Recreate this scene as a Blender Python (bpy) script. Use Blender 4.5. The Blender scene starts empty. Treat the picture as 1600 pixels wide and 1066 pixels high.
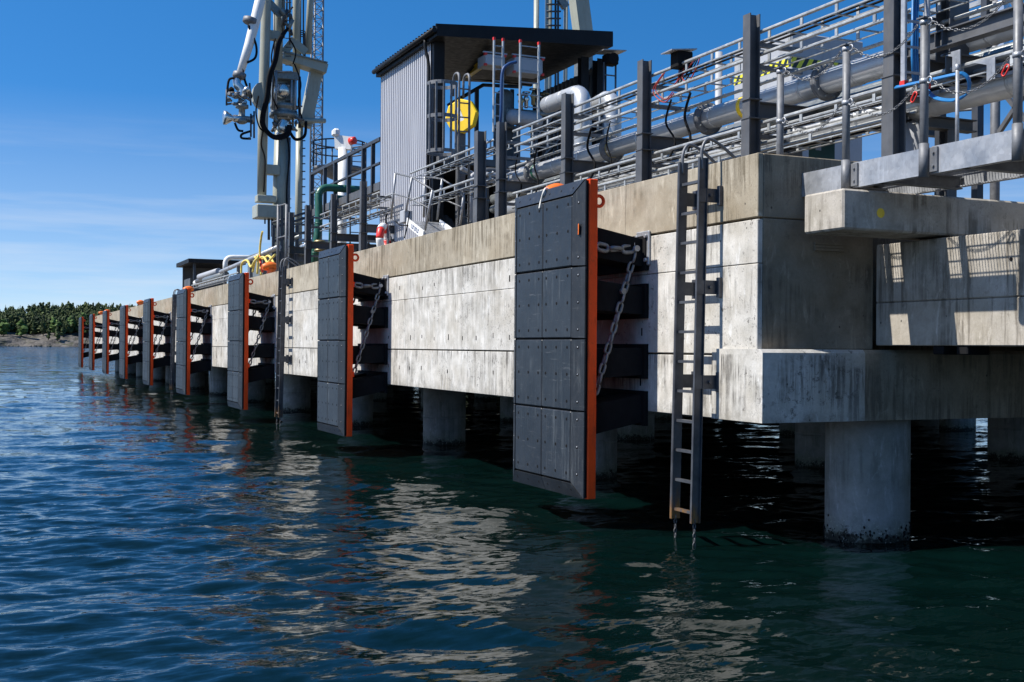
import bpy, bmesh, math, random
import numpy as np
from mathutils import Vector, Matrix
from math import sin, cos, tan, pi, radians, atan2, sqrt
random.seed(7); np.random.seed(7)
scn = bpy.context.scene
C = scn.collection
V = Vector

# ------------------------------------------------------------------ camera
F_PX, W_PX, H_PX = 1850.0, 1600.0, 1066.0
TH = math.atan(820.0 / F_PX)
PITCH = radians(0.29); ROLL = radians(0.45)
CAM = V((-6.8, 0.0, 2.0))
fw = V((sin(TH) * cos(PITCH), cos(TH) * cos(PITCH), sin(PITCH)))
r0 = V((cos(TH), -sin(TH), 0)); u0 = r0.cross(fw)
RT = r0 * cos(ROLL) + u0 * sin(ROLL); UP = u0 * cos(ROLL) - r0 * sin(ROLL)
cd = bpy.data.cameras.new('camera'); cam = bpy.data.objects.new('camera', cd); C.objects.link(cam)
cd.sensor_width = 36.0; cd.lens = F_PX / W_PX * 36.0; cd.clip_end = 20000; cd.clip_start = 0.1
m = Matrix((RT, UP, -fw)).transposed().to_4x4(); m.translation = CAM
cam.matrix_world = m
scn.camera = cam

def at(px, py, X=None, Y=None, Z=None):
    """world point where the view ray of a photograph pixel meets a plane X=.., Y=.. or Z=.."""
    d = fw + RT * ((px - 800) / F_PX) + UP * ((533 - py) / F_PX)
    if X is not None: t = (X - CAM.x) / d.x
    elif Y is not None: t = (Y - CAM.y) / d.y
    else: t = (Z - CAM.z) / d.z
    return CAM + d * t
def Yat(px, X, py=400): return at(px, py, X=X).y
def ppm(px, X):
    return F_PX / (at(px, 400, X=X) - CAM).dot(fw)

# ------------------------------------------------------------------ world, sun, exposure
SUN_EL = radians(51); SUN_AZ = radians(10.5)
w = bpy.data.worlds.new('World'); scn.world = w; w.use_nodes = True
nt = w.node_tree; N = nt.nodes; L = nt.links
for n in list(N): N.remove(n)
out = N.new('ShaderNodeOutputWorld'); bg = N.new('ShaderNodeBackground'); bg.inputs[1].default_value = 0.08
sky = N.new('ShaderNodeTexSky'); sky.sky_type = 'NISHITA'; sky.sun_disc = False
sky.sun_elevation = SUN_EL; sky.sun_rotation = atan2(-cos(SUN_AZ), sin(SUN_AZ)) % (2 * pi)
sky.altitude = 0; sky.air_density = 1.0; sky.dust_density = 0.3; sky.ozone_density = 2.2
tc = N.new('ShaderNodeTexCoord')
sep = N.new('ShaderNodeSeparateXYZ'); L.new(tc.outputs['Generated'], sep.inputs[0])
ma = N.new('ShaderNodeMath'); ma.operation = 'MULTIPLY_ADD'; ma.inputs[1].default_value = 2.5; ma.inputs[2].default_value = 0.045
L.new(sep.outputs[2], ma.inputs[0])
cmb = N.new('ShaderNodeCombineXYZ'); L.new(sep.outputs[0], cmb.inputs[0]); L.new(sep.outputs[1], cmb.inputs[1]); L.new(ma.outputs[0], cmb.inputs[2])
nrm = N.new('ShaderNodeVectorMath'); nrm.operation = 'NORMALIZE'; L.new(cmb.outputs[0], nrm.inputs[0])
L.new(nrm.outputs[0], sky.inputs[0])
hs = N.new('ShaderNodeHueSaturation'); hs.inputs['Saturation'].default_value = 1.38; hs.inputs['Value'].default_value = 1.42
L.new(sky.outputs[0], hs.inputs['Color'])
# thin high cloud streaks low over the horizon
mp = N.new('ShaderNodeMapping'); mp.inputs['Scale'].default_value = (3.0, 3.0, 42.0); L.new(tc.outputs['Generated'], mp.inputs[0])
nz = N.new('ShaderNodeTexNoise'); nz.inputs['Scale'].default_value = 1.6; nz.inputs['Detail'].default_value = 7; nz.inputs['Roughness'].default_value = 0.55
L.new(mp.outputs[0], nz.inputs['Vector'])
cr = N.new('ShaderNodeValToRGB'); cr.color_ramp.elements[0].position = 0.47; cr.color_ramp.elements[1].position = 0.78
L.new(nz.outputs['Fac'], cr.inputs[0])
band = N.new('ShaderNodeValToRGB'); e = band.color_ramp.elements
e[0].position = 0.0; e[0].color = (.5, .5, .5, 1); e[1].position = 0.19; e[1].color = (0, 0, 0, 1)
k = e.new(0.12); k.color = (.24, .24, .24, 1)
L.new(sep.outputs[2], band.inputs[0])
mm = N.new('ShaderNodeMath'); mm.operation = 'MULTIPLY'; L.new(cr.outputs[0], mm.inputs[0]); L.new(band.outputs[0], mm.inputs[1])
mx = N.new('ShaderNodeMixRGB'); mx.inputs[2].default_value = (4.5, 5.2, 5.9, 1); hz = N.new('ShaderNodeValToRGB'); e = hz.color_ramp.elements
e[0].position = 0.0; e[0].color = (.62, .62, .62, 1); e[1].position = 0.20; e[1].color = (0, 0, 0, 1); k = e.new(0.07); k.color = (.34, .34, .34, 1)
L.new(sep.outputs[2], hz.inputs[0])
L.new(hz.outputs[0], mx.inputs[0]); L.new(hs.outputs[0], mx.inputs[1])
mx2 = N.new('ShaderNodeMixRGB'); mx2.inputs[2].default_value = (6.4, 6.6, 6.9, 1); L.new(mm.outputs[0], mx2.inputs[0]); L.new(mx.outputs[0], mx2.inputs[1])
L.new(mx2.outputs[0], bg.inputs[0]); L.new(bg.outputs[0], out.inputs[0])
sd = bpy.data.lights.new('sun', 'SUN'); sd.energy = 4.4; sd.angle = radians(0.5); sd.color = (1.0, 0.955, 0.88)
sun = bpy.data.objects.new('sun', sd); C.objects.link(sun)
sun.rotation_euler = V((cos(SUN_EL) * cos(SUN_AZ), -cos(SUN_EL) * sin(SUN_AZ), -sin(SUN_EL))).to_track_quat('-Z', 'Y').to_euler()
sun.location = (-40, 20, 50)
vs = scn.view_settings; vs.view_transform = 'Standard'; vs.look = 'None'; vs.gamma = 1; vs.exposure = 0.75; vs.use_curve_mapping = False

# ------------------------------------------------------------------ mesh helpers
ORG = {}
class MB:
    def __init__(s): s.v = []; s.f = []; s.sm = []
    def add(s, vs_, fs, smooth=False):
        b = len(s.v); s.v += [tuple(p) for p in vs_]
        for f in fs: s.f.append(tuple(b + i for i in f)); s.sm.append(smooth)
        return s
    def box(s, x0, x1, y0, y1, z0, z1, c=0.0):
        if x0 > x1: x0, x1 = x1, x0
        if y0 > y1: y0, y1 = y1, y0
        if z0 > z1: z0, z1 = z1, z0
        if c <= 0:
            vs_ = [(x, y, z) for z in (z0, z1) for y in (y0, y1) for x in (x0, x1)]
            s.add(vs_, [(0, 2, 3, 1), (4, 5, 7, 6), (0, 1, 5, 4), (2, 6, 7, 3), (0, 4, 6, 2), (1, 3, 7, 5)])
            return s
        c = min(c, (x1 - x0) * .45, (y1 - y0) * .45, (z1 - z0) * .45)
        bm = bmesh.new(); bmesh.ops.create_cube(bm, size=1)
        for v in bm.verts: v.co = V(((x0 + x1) / 2 + v.co.x * (x1 - x0), (y0 + y1) / 2 + v.co.y * (y1 - y0), (z0 + z1) / 2 + v.co.z * (z1 - z0)))
        bmesh.ops.bevel(bm, geom=bm.edges[:], offset=c, segments=1, affect='EDGES')
        bm.verts.index_update()
        s.add([v.co for v in bm.verts], [[v.index for v in f.verts] for f in bm.faces]); bm.free()
        return s
    def prism(s, pts, axis, a0, a1):
        """polygon extruded along an axis; pts are the other two coordinates in order"""
        n = len(pts)
        def mk(p, a):
            return {'x': (a, p[0], p[1]), 'y': (p[0], a, p[1]), 'z': (p[0], p[1], a)}[axis]
        s.add([mk(p, a0) for p in pts] + [mk(p, a1) for p in pts],
              [tuple(range(n)), tuple(range(2 * n - 1, n - 1, -1))] + [(i, (i + 1) % n, n + (i + 1) % n, n + i)[::-1] for i in range(n)])
        return s
    def tube(s, pts, r, n=8, cap=True, closed=False):
        pts = [V(p) for p in pts]; m_ = len(pts)
        rs = r if isinstance(r, (list, tuple)) else [r] * m_
        tang = []
        for i in range(m_):
            a = pts[(i - 1) % m_] if (i or closed) else pts[0]; b = pts[(i + 1) % m_] if (i < m_ - 1 or closed) else pts[-1]
            d = b - a
            tang.append(d.normalized() if d.length > 1e-9 else V((0, 0, 1)))
        t = tang[0]; u = t.cross(V((0, 0, 1)))
        if u.length < 1e-3: u = t.cross(V((1, 0, 0)))
        u.normalize(); rings = []
        for i in range(m_):
            t = tang[i]; u = (u - t * u.dot(t))
            if u.length < 1e-6: u = t.orthogonal()
            u.normalize(); w_ = t.cross(u)
            sc = 1.0
            rings.append([pts[i] + (u * cos(2 * pi * k / n) + w_ * sin(2 * pi * k / n)) * rs[i] * sc for k in range(n)])
        vs_ = [p for rg in rings for p in rg]; fs = []
        for i in range(m_ if closed else m_ - 1):
            j = (i + 1) % m_
            for k in range(n):
                k2 = (k + 1) % n; fs.append((i * n + k, i * n + k2, j * n + k2, j * n + k))
        s.add(vs_, fs, True)
        if cap and not closed:
            b = len(s.v) - len(vs_)
            s.f.append(tuple(b + k for k in range(n))[::-1]); s.sm.append(False)
            s.f.append(tuple(b + (m_ - 1) * n + k for k in range(n))); s.sm.append(False)
        return s
    def cyl(s, p, q, r, n=12): return s.tube([p, q], r, n)
    def lathe(s, c, prof, n=20, axis=V((0, 0, 1))):
        c = V(c); a = V(axis).normalized(); u = a.orthogonal().normalized(); w_ = a.cross(u); vs_ = []; fs = []
        for (r, h) in prof:
            for k in range(n): vs_.append(c + a * h + (u * cos(2 * pi * k / n) + w_ * sin(2 * pi * k / n)) * max(r, 1e-4))
        for i in range(len(prof) - 1):
            for k in range(n):
                k2 = (k + 1) % n; fs.append((i * n + k, i * n + k2, (i + 1) * n + k2, (i + 1) * n + k))
        s.add(vs_, fs, True)
        b = len(s.v) - len(vs_)
        s.f.append(tuple(b + k for k in range(n))[::-1]); s.sm.append(False)
        s.f.append(tuple(b + (len(prof) - 1) * n + k for k in range(n))); s.sm.append(False)
        return s
    def bar(s, p, q, a, b, up=V((0, 0, 1)), c=0):
        """rectangular bar p->q, width a (sideways), depth b (along up)"""
        p = V(p); q = V(q); t = (q - p).normalized(); sd_ = t.cross(V(up))
        if sd_.length < 1e-4: sd_ = t.orthogonal()
        sd_.normalize(); uu = sd_.cross(t).normalized()
        vs_ = [e + sd_ * x * a / 2 + uu * y * b / 2 for e in (p, q) for (x, y) in ((-1, -1), (1, -1), (1, 1), (-1, 1))]
        s.add(vs_, [(0, 1, 2, 3)[::-1], (4, 5, 6, 7), (0, 1, 5, 4), (1, 2, 6, 5), (2, 3, 7, 6), (3, 0, 4, 7)])
        return s
    def hbeam(s, p, q, wd, dp, tf=0.012, tw=0.009, side=V((1, 0, 0))):
        """I/H section: flanges of width wd apart by dp along `side`-perpendicular"""
        p = V(p); q = V(q); t = (q - p).normalized(); sx = V(side); sx = (sx - t * sx.dot(t)).normalized(); sy = t.cross(sx)
        for k in (-1, 1):
            o = sy * k * (dp - tf) / 2
            s.bar(p + o, q + o, wd, tf, up=sy)
        s.bar(p, q, tw, dp - 2 * tf, up=sy)
        return s
    def link(s, c, d, wdir, ln, wd, r, n=6, seg=4):
        """one stadium chain link centred at c, long axis d, flat in the plane of d and wdir"""
        d = V(d).normalized(); wv = V(wdir); wv = (wv - d * wv.dot(d)).normalized(); pts = []
        rr = wd / 2 - r; hl = ln / 2 - r - rr
        for i in range(seg + 1):
            a = -pi / 2 + pi * i / seg; pts.append(V(c) + d * (hl + rr * cos(a)) + wv * rr * sin(a))
        for i in range(seg + 1):
            a = pi / 2 + pi * i / seg; pts.append(V(c) + d * (-hl + rr * cos(a)) + wv * rr * sin(a))
        return s.tube(pts, r, n, closed=True)
    def chain(s, path, ln, wd, r, n=6, seg=4, side=V((0, 1, 0))):
        path = [V(p) for p in path]; acc = [0]
        for a, b in zip(path, path[1:]): acc.append(acc[-1] + (b - a).length)
        pitch = ln - 2 * r; cnt = max(1, round(acc[-1] / pitch)); st = acc[-1] / cnt
        def pos(d):
            for i in range(len(path) - 1):
                if d <= acc[i + 1] or i == len(path) - 2:
                    return path[i].lerp(path[i + 1], (d - acc[i]) / max(1e-9, acc[i + 1] - acc[i]))
        for i in range(cnt):
            p = pos((i + .5) * st); d = pos(min(acc[-1], (i + .5) * st + .01)) - pos(max(0, (i + .5) * st - .01))
            sv = V(side); sv = sv - d.normalized() * sv.dot(d.normalized()); sv.normalize()
            if i % 2: sv = d.normalized().cross(sv)
            s.link(p, d, sv, ln, wd, r, n, seg)
        return s
    def build(s, name, mat, parent=None, loc=None):
        me = bpy.data.meshes.new(name); me.from_pydata(s.v, [], s.f)
        me.polygons.foreach_set('use_smooth', s.sm); me.materials.append(mat)
        o = bpy.data.objects.new(name, me); C.objects.link(o)
        if parent is not None:
            o.parent = parent; g = ORG.get(parent.name, V((0, 0, 0))); ORG[o.name] = g
            if g.length > 0: me.transform(Matrix.Translation(-g))
        elif loc is not None:
            me.transform(Matrix.Translation(-V(loc))); o.location = loc; ORG[o.name] = V(loc)
        me.update()
        return o

def tag(o, label=None, cat=None, group=None, kind=None):
    if label: o['label'] = label
    if cat: o['category'] = cat
    if group: o['group'] = group
    if kind: o['kind'] = kind
    return o
def thing(name, label, cat, loc=(0, 0, 0), group=None):
    o = bpy.data.objects.new(name, None); C.objects.link(o); o.location = loc; o.empty_display_size = .2
    ORG[o.name] = V(loc); return tag(o, label, cat, group)
def inst(src, parent, off=(0, 0, 0)):
    o = src.copy(); C.objects.link(o); o.parent = parent; o.location = V(src.location) + V(off); return o
def copy_tree(o, parent=None):
    c = o.copy(); C.objects.link(c); c.parent = parent
    for ch in [x for x in bpy.data.objects if x.parent == o]: copy_tree(ch, c)
    return c
def arc(c, a, b, r, a0, a1, n=8):
    return [V(c) + V(a) * r * cos(a0 + (a1 - a0) * i / n) + V(b) * r * sin(a0 + (a1 - a0) * i / n) for i in range(n + 1)]
def cat_(p, q, sag, n=14):
    p = V(p); q = V(q); return [p.lerp(q, i / n) - V((0, 0, sag * 4 * (i / n) * (1 - i / n))) for i in range(n + 1)]
def spline(pts, n=6):
    pts = [V(p) for p in pts]; o = []
    for i in range(len(pts) - 1):
        p0 = pts[max(0, i - 1)]; p1 = pts[i]; p2 = pts[i + 1]; p3 = pts[min(len(pts) - 1, i + 2)]
        for j in range(n):
            t = j / n; o.append(.5 * ((2 * p1) + (p2 - p0) * t + (2 * p0 - 5 * p1 + 4 * p2 - p3) * t * t + (-p0 + 3 * p1 - 3 * p2 + p3) * t ** 3))
    o.append(pts[-1]); return o
def pipe_path(pts, r, n=6):
    """polyline with rounded corners"""
    pts = [V(p) for p in pts]; o = [pts[0]]
    for a, b, c in zip(pts, pts[1:], pts[2:]):
        d1 = (a - b).normalized(); d2 = (c - b).normalized(); rr = min(r, (a - b).length * .48, (c - b).length * .48)
        p = b + d1 * rr; q = b + d2 * rr
        for i in range(n + 1):
            t = i / n; o.append(p * (1 - t) ** 2 + b * 2 * t * (1 - t) + q * t * t)
    o.append(pts[-1]); return o

# ------------------------------------------------------------------ materials
class G:
    def __init__(s, name):
        s.m = bpy.data.materials.new(name); s.m.use_nodes = True; s.t = s.m.node_tree; s.n = s.t.nodes; s.b = s.n['Principled BSDF']
    def node(s, ty, **kw):
        n = s.n.new(ty)
        for k_, v_ in kw.items(): setattr(n, k_, v_)
        return n
    def link(s, a, b): s.t.links.new(a, b)
    def pos(s, scale=(1, 1, 1), obj=False):
        if obj: o = s.node('ShaderNodeTexCoord').outputs['Object']
        else: o = s.node('ShaderNodeNewGeometry').outputs['Position']
        mp_ = s.node('ShaderNodeMapping'); mp_.inputs['Scale'].default_value = scale; s.link(o, mp_.inputs[0]); return mp_.outputs[0]
    def noise(s, vec, scale, detail=4, rough=.55, dist=0.0):
        n = s.node('ShaderNodeTexNoise'); n.inputs['Scale'].default_value = scale; n.inputs['Detail'].default_value = detail
        n.inputs['Roughness'].default_value = rough; n.inputs['Distortion'].default_value = dist; s.link(vec, n.inputs['Vector']); return n.outputs['Fac']
    def ramp(s, fac, stops):
        r = s.node('ShaderNodeValToRGB'); e_ = r.color_ramp.elements
        while len(e_) < len(stops): e_.new(0.5)
        for i, (p, c) in enumerate(stops):
            e_[i].position = p; e_[i].color = (c, c, c, 1) if isinstance(c, (int, float)) else (*c, 1)
        s.link(fac, r.inputs[0]); return r.outputs[0]
    def mix(s, fac, a, b, mode='MIX'):
        n = s.node('ShaderNodeMixRGB', blend_type=mode)
        for i, x in enumerate((fac, a, b)):
            if isinstance(x, (int, float)): n.inputs[i].default_value = x if i == 0 else (x, x, x, 1)
            elif isinstance(x, tuple): n.inputs[i].default_value = (*x, 1)
            else: s.link(x, n.inputs[i])
        return n.outputs[0]
    def math(s, op, a, b=0.0):
        n = s.node('ShaderNodeMath', operation=op)
        for i, x in enumerate((a, b)):
            if isinstance(x, (int, float)): n.inputs[i].default_value = x
            else: s.link(x, n.inputs[i])
        return n.outputs[0]
    def bump(s, h, strength=.3, dist=.02):
        b_ = s.node('ShaderNodeBump'); b_.inputs['Strength'].default_value = strength; b_.inputs['Distance'].default_value = dist
        s.link(h, b_.inputs['Height']); s.link(b_.outputs[0], s.b.inputs['Normal'])
    def fin(s, col, rough=.6, metal=0.0, spec=.5):
        for key, x in (('Base Color', col), ('Roughness', rough), ('Metallic', metal), ('Specular IOR Level', spec)):
            if isinstance(x, (int, float)): s.b.inputs[key].default_value = x
            elif isinstance(x, tuple): s.b.inputs[key].default_value = (*x, 1)
            else: s.link(x, s.b.inputs[key])
        return s.m

def paint(name, col, rough=.45, metal=0.0, var=.25, dirt=(.05, .045, .04), dirt_amt=.35, scale=3.0, bump=.04, rust=0.0):
    g = G(name); p = g.pos()
    a = g.noise(p, scale, 5, .6); b = g.noise(g.pos((1, 1, .25)), scale * 4, 5, .65)
    lo = tuple(c * (1 - var) for c in col); hi = tuple(min(1, c * (1 + var)) for c in col)
    c = g.mix(g.ramp(a, [(.3, 0), (.7, 1)]), lo, hi)
    c = g.mix(g.math('MULTIPLY', g.ramp(b, [(.52, 0), (.72, 1)]), dirt_amt), c, dirt)
    if rust: c = g.mix(g.math('MULTIPLY', g.ramp(g.noise(p, scale * 5, 6, .7), [(.58, 0), (.68, 1)]), rust), c, (.22, .07, .02))
    g.bump(g.noise(p, scale * 12, 4, .6), bump * 4, .003)
    return g.fin(c, g.ramp(b, [(.3, max(.05, rough - .1)), (.75, min(1, rough + .2))]), metal)

def concrete(name, base, light, streak=.6, dark=(.05, .045, .038), warm=(.30, .24, .16), warm_amt=.3, holes=True, seed=0.0, blotch=.5, zband=False):
    g = G(name); p = g.pos()
    off = g.node('ShaderNodeVectorMath', operation='ADD'); off.inputs[1].default_value = (seed, seed * 1.7, 0); g.link(p, off.inputs[0]); p = off.outputs[0]
    def mapped(sc):
        mp_ = g.node('ShaderNodeMapping'); mp_.inputs['Scale'].default_value = sc; g.link(p, mp_.inputs[0]); return mp_.outputs[0]
    big = g.noise(p, .9, 4, .6, .3); mid = g.noise(p, 4, 7, .65); fine = g.noise(p, 45, 5, .7)
    c = g.mix(g.ramp(mid, [(.33, 0), (.66, 1)]), base, light)
    c = g.mix(g.math('MULTIPLY', g.ramp(big, [(.42, 0), (.68, 1)]), warm_amt), c, warm)
    # vertical run-off streaks, broken into patches
    st = g.noise(mapped((9, 9, .55)), 1.6, 8, .72); patch = g.noise(mapped((.8, .8, 1.5)), 1.1, 4, .6)
    spz = g.node('ShaderNodeSeparateXYZ'); g.link(p, spz.inputs[0])
    zz = g.math('MULTIPLY', g.math('SUBTRACT', spz.outputs[2], 1.2), .5)
    zb_ = g.ramp(zz, [(0, .55), (.12, .75), (.30, 1), (.37, 1), (.375, .15), (.55, .25), (.72, .65), (.81, .9), (.82, .45), (1.0, .95)][:10]) if zband else 1.0
    pm = g.math('MULTIPLY', g.ramp(patch, [(.43, 0), (.55, 1)]), zb_)
    smk = g.math('MULTIPLY', g.ramp(st, [(.47, 0), (.58, 1)]), pm)
    c = g.mix(g.math('MULTIPLY', smk, streak), c, dark)
    bl = g.math('MULTIPLY', g.ramp(g.noise(p, 16, 8, .8), [(.53, 0), (.60, 1)]), g.ramp(g.noise(p, 1.5, 5, .65), [(.47, 0), (.58, 1)]))
    c = g.mix(g.math('MULTIPLY', bl, blotch), c, dark)
    oi = g.node('ShaderNodeObjectInfo'); c = g.mix(1.0, c, g.ramp(oi.outputs['Random'], [(0, .86), (1, 1.0)]), 'MULTIPLY')
    if zband:
        lowz = g.ramp(g.math('ADD', spz.outputs[2], g.math('MULTIPLY', g.noise(p, 5, 6, .7), .5)), [(0, 0), (.001, 0)]) if False else None
        edge = g.math('SUBTRACT', 1.78, g.math('ADD', spz.outputs[2], g.math('MULTIPLY', g.noise(p, 4.5, 7, .75), .75)))
        c = g.mix(g.math('MULTIPLY', g.ramp(edge, [(.0, 0), (.22, 1)]), .6), c, (.12, .11, .09))
    ef = g.math('MULTIPLY', g.ramp(g.noise(mapped((3, 3, 1.0)), 2.6, 7, .7, .6), [(.57, 0), (.7, 1)]), .55)
    c = g.mix(ef, c, tuple(min(.8, x * 1.35) for x in light))
    h = fine
    if holes:
        vo = g.node('ShaderNodeTexVoronoi'); vo.inputs['Scale'].default_value = 7.0; g.link(mapped((1, 1, .8)), vo.inputs['Vector'])
        hm = g.ramp(vo.outputs['Distance'], [(.045, 1), (.085, 0)])
        keep = g.ramp(g.noise(p, 2.3, 2), [(.5, 0), (.56, 1)])
        hm = g.math('MULTIPLY', hm, keep)
        c = g.mix(g.math('MULTIPLY', hm, .85), c, (.03, .028, .025)); h = g.math('SUBTRACT', fine, hm)
    c = g.mix(.25, c, g.ramp(fine, [(.2, .25), (.8, .75)]), 'OVERLAY')
    g.bump(h, .35, .006)
    return g.fin(c, .85, 0, .3)

M = {}
M['concrete_wall'] = concrete('concrete_wall', (.40, .385, .35), (.64, .62, .58), .88, (.095, .088, .078), (.38, .33, .25), .5, blotch=.9, zband=True)
M['concrete_cap'] = concrete('concrete_cap', (.30, .265, .205), (.44, .395, .315), .75, (.10, .08, .05), (.26, .2, .12), .5, True, 5.0, .4)
M['concrete_slab_shade'] = concrete('concrete_slab_shade', (.205, .172, .125), (.33, .285, .215), .6, (.06, .05, .04), (.24, .18, .11), .45, True, 11.0, .5)  # for faces in shade: base colour warmed and darkened to offset blue skylight
M['concrete_girder'] = concrete('concrete_girder', (.33, .30, .25), (.48, .44, .385), .7, (.1, .085, .065), (.3, .25, .17), .4, True, 17.0, .4)
M['concrete_pile'] = concrete('concrete_pile', (.22, .23, .23), (.34, .35, .35), .45, (.08, .09, .075), (.24, .23, .17), .4, False, 23.0, .35)
g_ = G.__new__(G); g_.m = M['concrete_pile']; g_.t = g_.m.node_tree; g_.n = g_.t.nodes; g_.b = g_.n['Principled BSDF']
col_ = g_.b.inputs['Base Color'].links[0].from_socket; p_ = g_.pos(); sp_ = g_.node('ShaderNodeSeparateXYZ'); g_.link(p_, sp_.inputs[0])
h1 = g_.math('SUBTRACT', .62, g_.math('ADD', sp_.outputs[2], g_.math('MULTIPLY', g_.noise(g_.pos((1, 1, .5)), 5, 6, .7), .6)))
col_ = g_.mix(g_.math('MULTIPLY', g_.ramp(h1, [(.0, 0), (.30, 1)]), .75), col_, (.10, .115, .075))
h2 = g_.math('SUBTRACT', .40, g_.math('ADD', sp_.outputs[2], g_.math('MULTIPLY', g_.noise(p_, 9, 7, .75), .55)))
col_ = g_.mix(g_.ramp(h2, [(.0, 0), (.06, 1)]), col_, (.022, .022, .017))
wt = g_.math('MULTIPLY', g_.ramp(g_.noise(p_, 40, 3, .6), [(.60, 0), (.66, 1)]), g_.ramp(h1, [(.02, 0), (.12, 1)])); col_ = g_.mix(g_.math('MULTIPLY', wt, .6), col_, (.42, .42, .38))
g_.link(col_, g_.b.inputs['Base Color'])
def mk_galv(name, lo, hi, metal=.55, rough=.5):
    g = G(name); p = g.pos()
    vo = g.node('ShaderNodeTexVoronoi'); vo.inputs['Scale'].default_value = 26; g.link(p, vo.inputs['Vector'])
    sp = g.ramp(vo.outputs['Color'], [(0, .35), (1, .75)])
    a = g.noise(p, 3.2, 6, .65); c = g.mix(g.ramp(a, [(.3, 0), (.7, 1)]), lo, hi); c = g.mix(.35, c, sp, 'OVERLAY')
    st = g.noise(g.pos((6, 6, .5)), 2, 6, .7)
    c = g.mix(g.math('MULTIPLY', g.ramp(st, [(.55, 0), (.7, 1)]), .45), c, tuple(x * 1.5 for x in hi))
    g.bump(g.noise(p, 60, 3), .1, .002)
    return g.fin(c, g.ramp(a, [(.3, rough - .1), (.7, rough + .15)]), metal)
M['galv'] = mk_galv('galvanised_steel', (.27, .28, .295), (.42, .43, .45))
M['galv_dark'] = mk_galv('weathered_galvanised_steel', (.11, .112, .118), (.19, .195, .205), .4, .55)
M['tray'] = mk_galv('bright_zinc', (.27, .28, .28), (.46, .47, .465), .45, .45)
M['alu'] = paint('aluminium_cladding', (.62, .63, .65), .28, .75, .1, (.3, .3, .3), .3, 2, .05)
M['steel_dark'] = paint('dark_steel_paint', (.085, .087, .092), .5, .1, .3, (.12, .11, .1), .3, 2.5)
M['rail_dark'] = paint('dark_railing_paint', (.045, .05, .06), .5, .2, .3, (.1, .1, .1), .3)
M['ladder'] = None
g = G('ladder_steel'); p = g.pos(); sp = g.node('ShaderNodeSeparateXYZ'); g.link(g.node('ShaderNodeNewGeometry').outputs['Position'], sp.inputs[0])
n1 = g.noise(p, 6, 6, .65)
c = g.mix(g.ramp(n1, [(.35, 0), (.7, 1)]), (.05, .052, .06), (.10, .105, .115))
rz = g.math('ADD', sp.outputs[2], g.math('MULTIPLY', g.noise(g.pos((5, 5, 1)), 3, 5, .7), 1.1))
c = g.mix(g.ramp(rz, [(.0, 1), (.80, 1), (1.15, 0)]), c, g.mix(g.noise(p, 25, 5, .7), (.16, .06, .015), (.30, .18, .07)))
g.bump(g.noise(p, 50, 4), .2, .003); M['ladder'] = g.fin(c, .45, .35)
M['cream'] = paint('cream_paint', (.33, .335, .275), .38, 0, .06, (.2, .19, .15), .4, 1.5)
M['white'] = paint('white_paint', (.74, .74, .72), .4, 0, .05, (.3, .29, .26), .4, 2)
M['grey_paint'] = paint('light_grey_paint', (.36, .37, .39), .5, 0, .06, (.18, .18, .18), .35, 1.2)
M['orange'] = paint('orange_red_paint', (.92, .072, .006), .5, 0, .16, (.28, .055, .02), .5, 3, rust=.25)
M['orange'].node_tree.nodes['Principled BSDF'].inputs['Specular IOR Level'].default_value = .25
M['buoy'] = paint('orange_bollard_paint', (.80, .17, .015), .35, 0, .12, (.35, .1, .02), .4, 5)
M['yellow'] = paint('yellow_paint', (.88, .58, .01), .4, 0, .08, (.3, .2, .03), .3, 4)
M['yellow_rope'] = paint('yellow_rope', (.70, .55, .14), .8, 0, .2, (.35, .28, .1), .5, 20)
M['white_rope'] = paint('white_rope', (.7, .68, .62), .85, 0, .1, (.4, .38, .34), .4, 30)
M['red_dark'] = paint('dark_red_cable', (.30, .02, .015), .5, 0, .2, (.05, .02, .02), .3, 6)
M['red'] = paint('red_plastic', (.65, .03, .02), .35, 0, .1, (.3, .05, .03), .2, 4)
M['green'] = paint('green_pipe_paint', (.015, .095, .06), .35, 0, .15, (.08, .1, .06), .5, 5)
M['brass'] = paint('brass_fitting', (.33, .26, .13), .4, .7, .2, (.1, .08, .05), .5, 10)
M['blue'] = paint('blue_cable', (.012, .15, .38), .45, 0, .1, (.03, .12, .3), .3, 8)
M['blue_dark'] = paint('dark_blue_cable', (.01, .05, .16), .45, 0, .1, (.03, .05, .1), .3, 8)
M['black'] = paint('black_rubber', (.008, .008, .009), .8, 0, .3, (.02, .02, .02), .3, 6)
M['black'].node_tree.nodes['Principled BSDF'].inputs['Specular IOR Level'].default_value = .15
M['roof'] = paint('black_roof_sheet', (.016, .017, .019), .5, .1, .2, (.04, .04, .04), .3, 2)
M['roof'].node_tree.nodes['Principled BSDF'].inputs['Specular IOR Level'].default_value = .15
M['clad'] = paint('pipe_cladding', (.47, .48, .49), .40, .45, .08, (.3, .3, .29), .25, 1.5, .01)
M['machine'] = paint('machine_grey', (.20, .21, .20), .4, .4, .25, (.04, .04, .035), .5, 8)
M['shiny'] = paint('polished_steel', (.62, .62, .60), .22, .9, .1, (.15, .15, .15), .4, 10)
M['chain'] = paint('chain_steel', (.20, .205, .21), .5, .45, .3, (.03, .028, .026), .4, 12, rust=.25)
M['small_chain'] = paint('zinc_chain', (.20, .20, .20), .4, .6, .25, (.1, .07, .05), .4, 20)
g = G('fender_tile'); p = g.pos()
a = g.noise(p, 2.0, 6, .65); s1 = g.noise(g.pos((1, 3, 1.5)), 7, 7, .75, .6)
c = g.mix(g.ramp(a, [(.3, 0), (.72, 1)]), (.013, .0155, .0195), (.028, .032, .038))
c = g.mix(g.math('MULTIPLY', g.ramp(s1, [(.56, 0), (.72, 1)]), .35), c, (.09, .10, .11))
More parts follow.
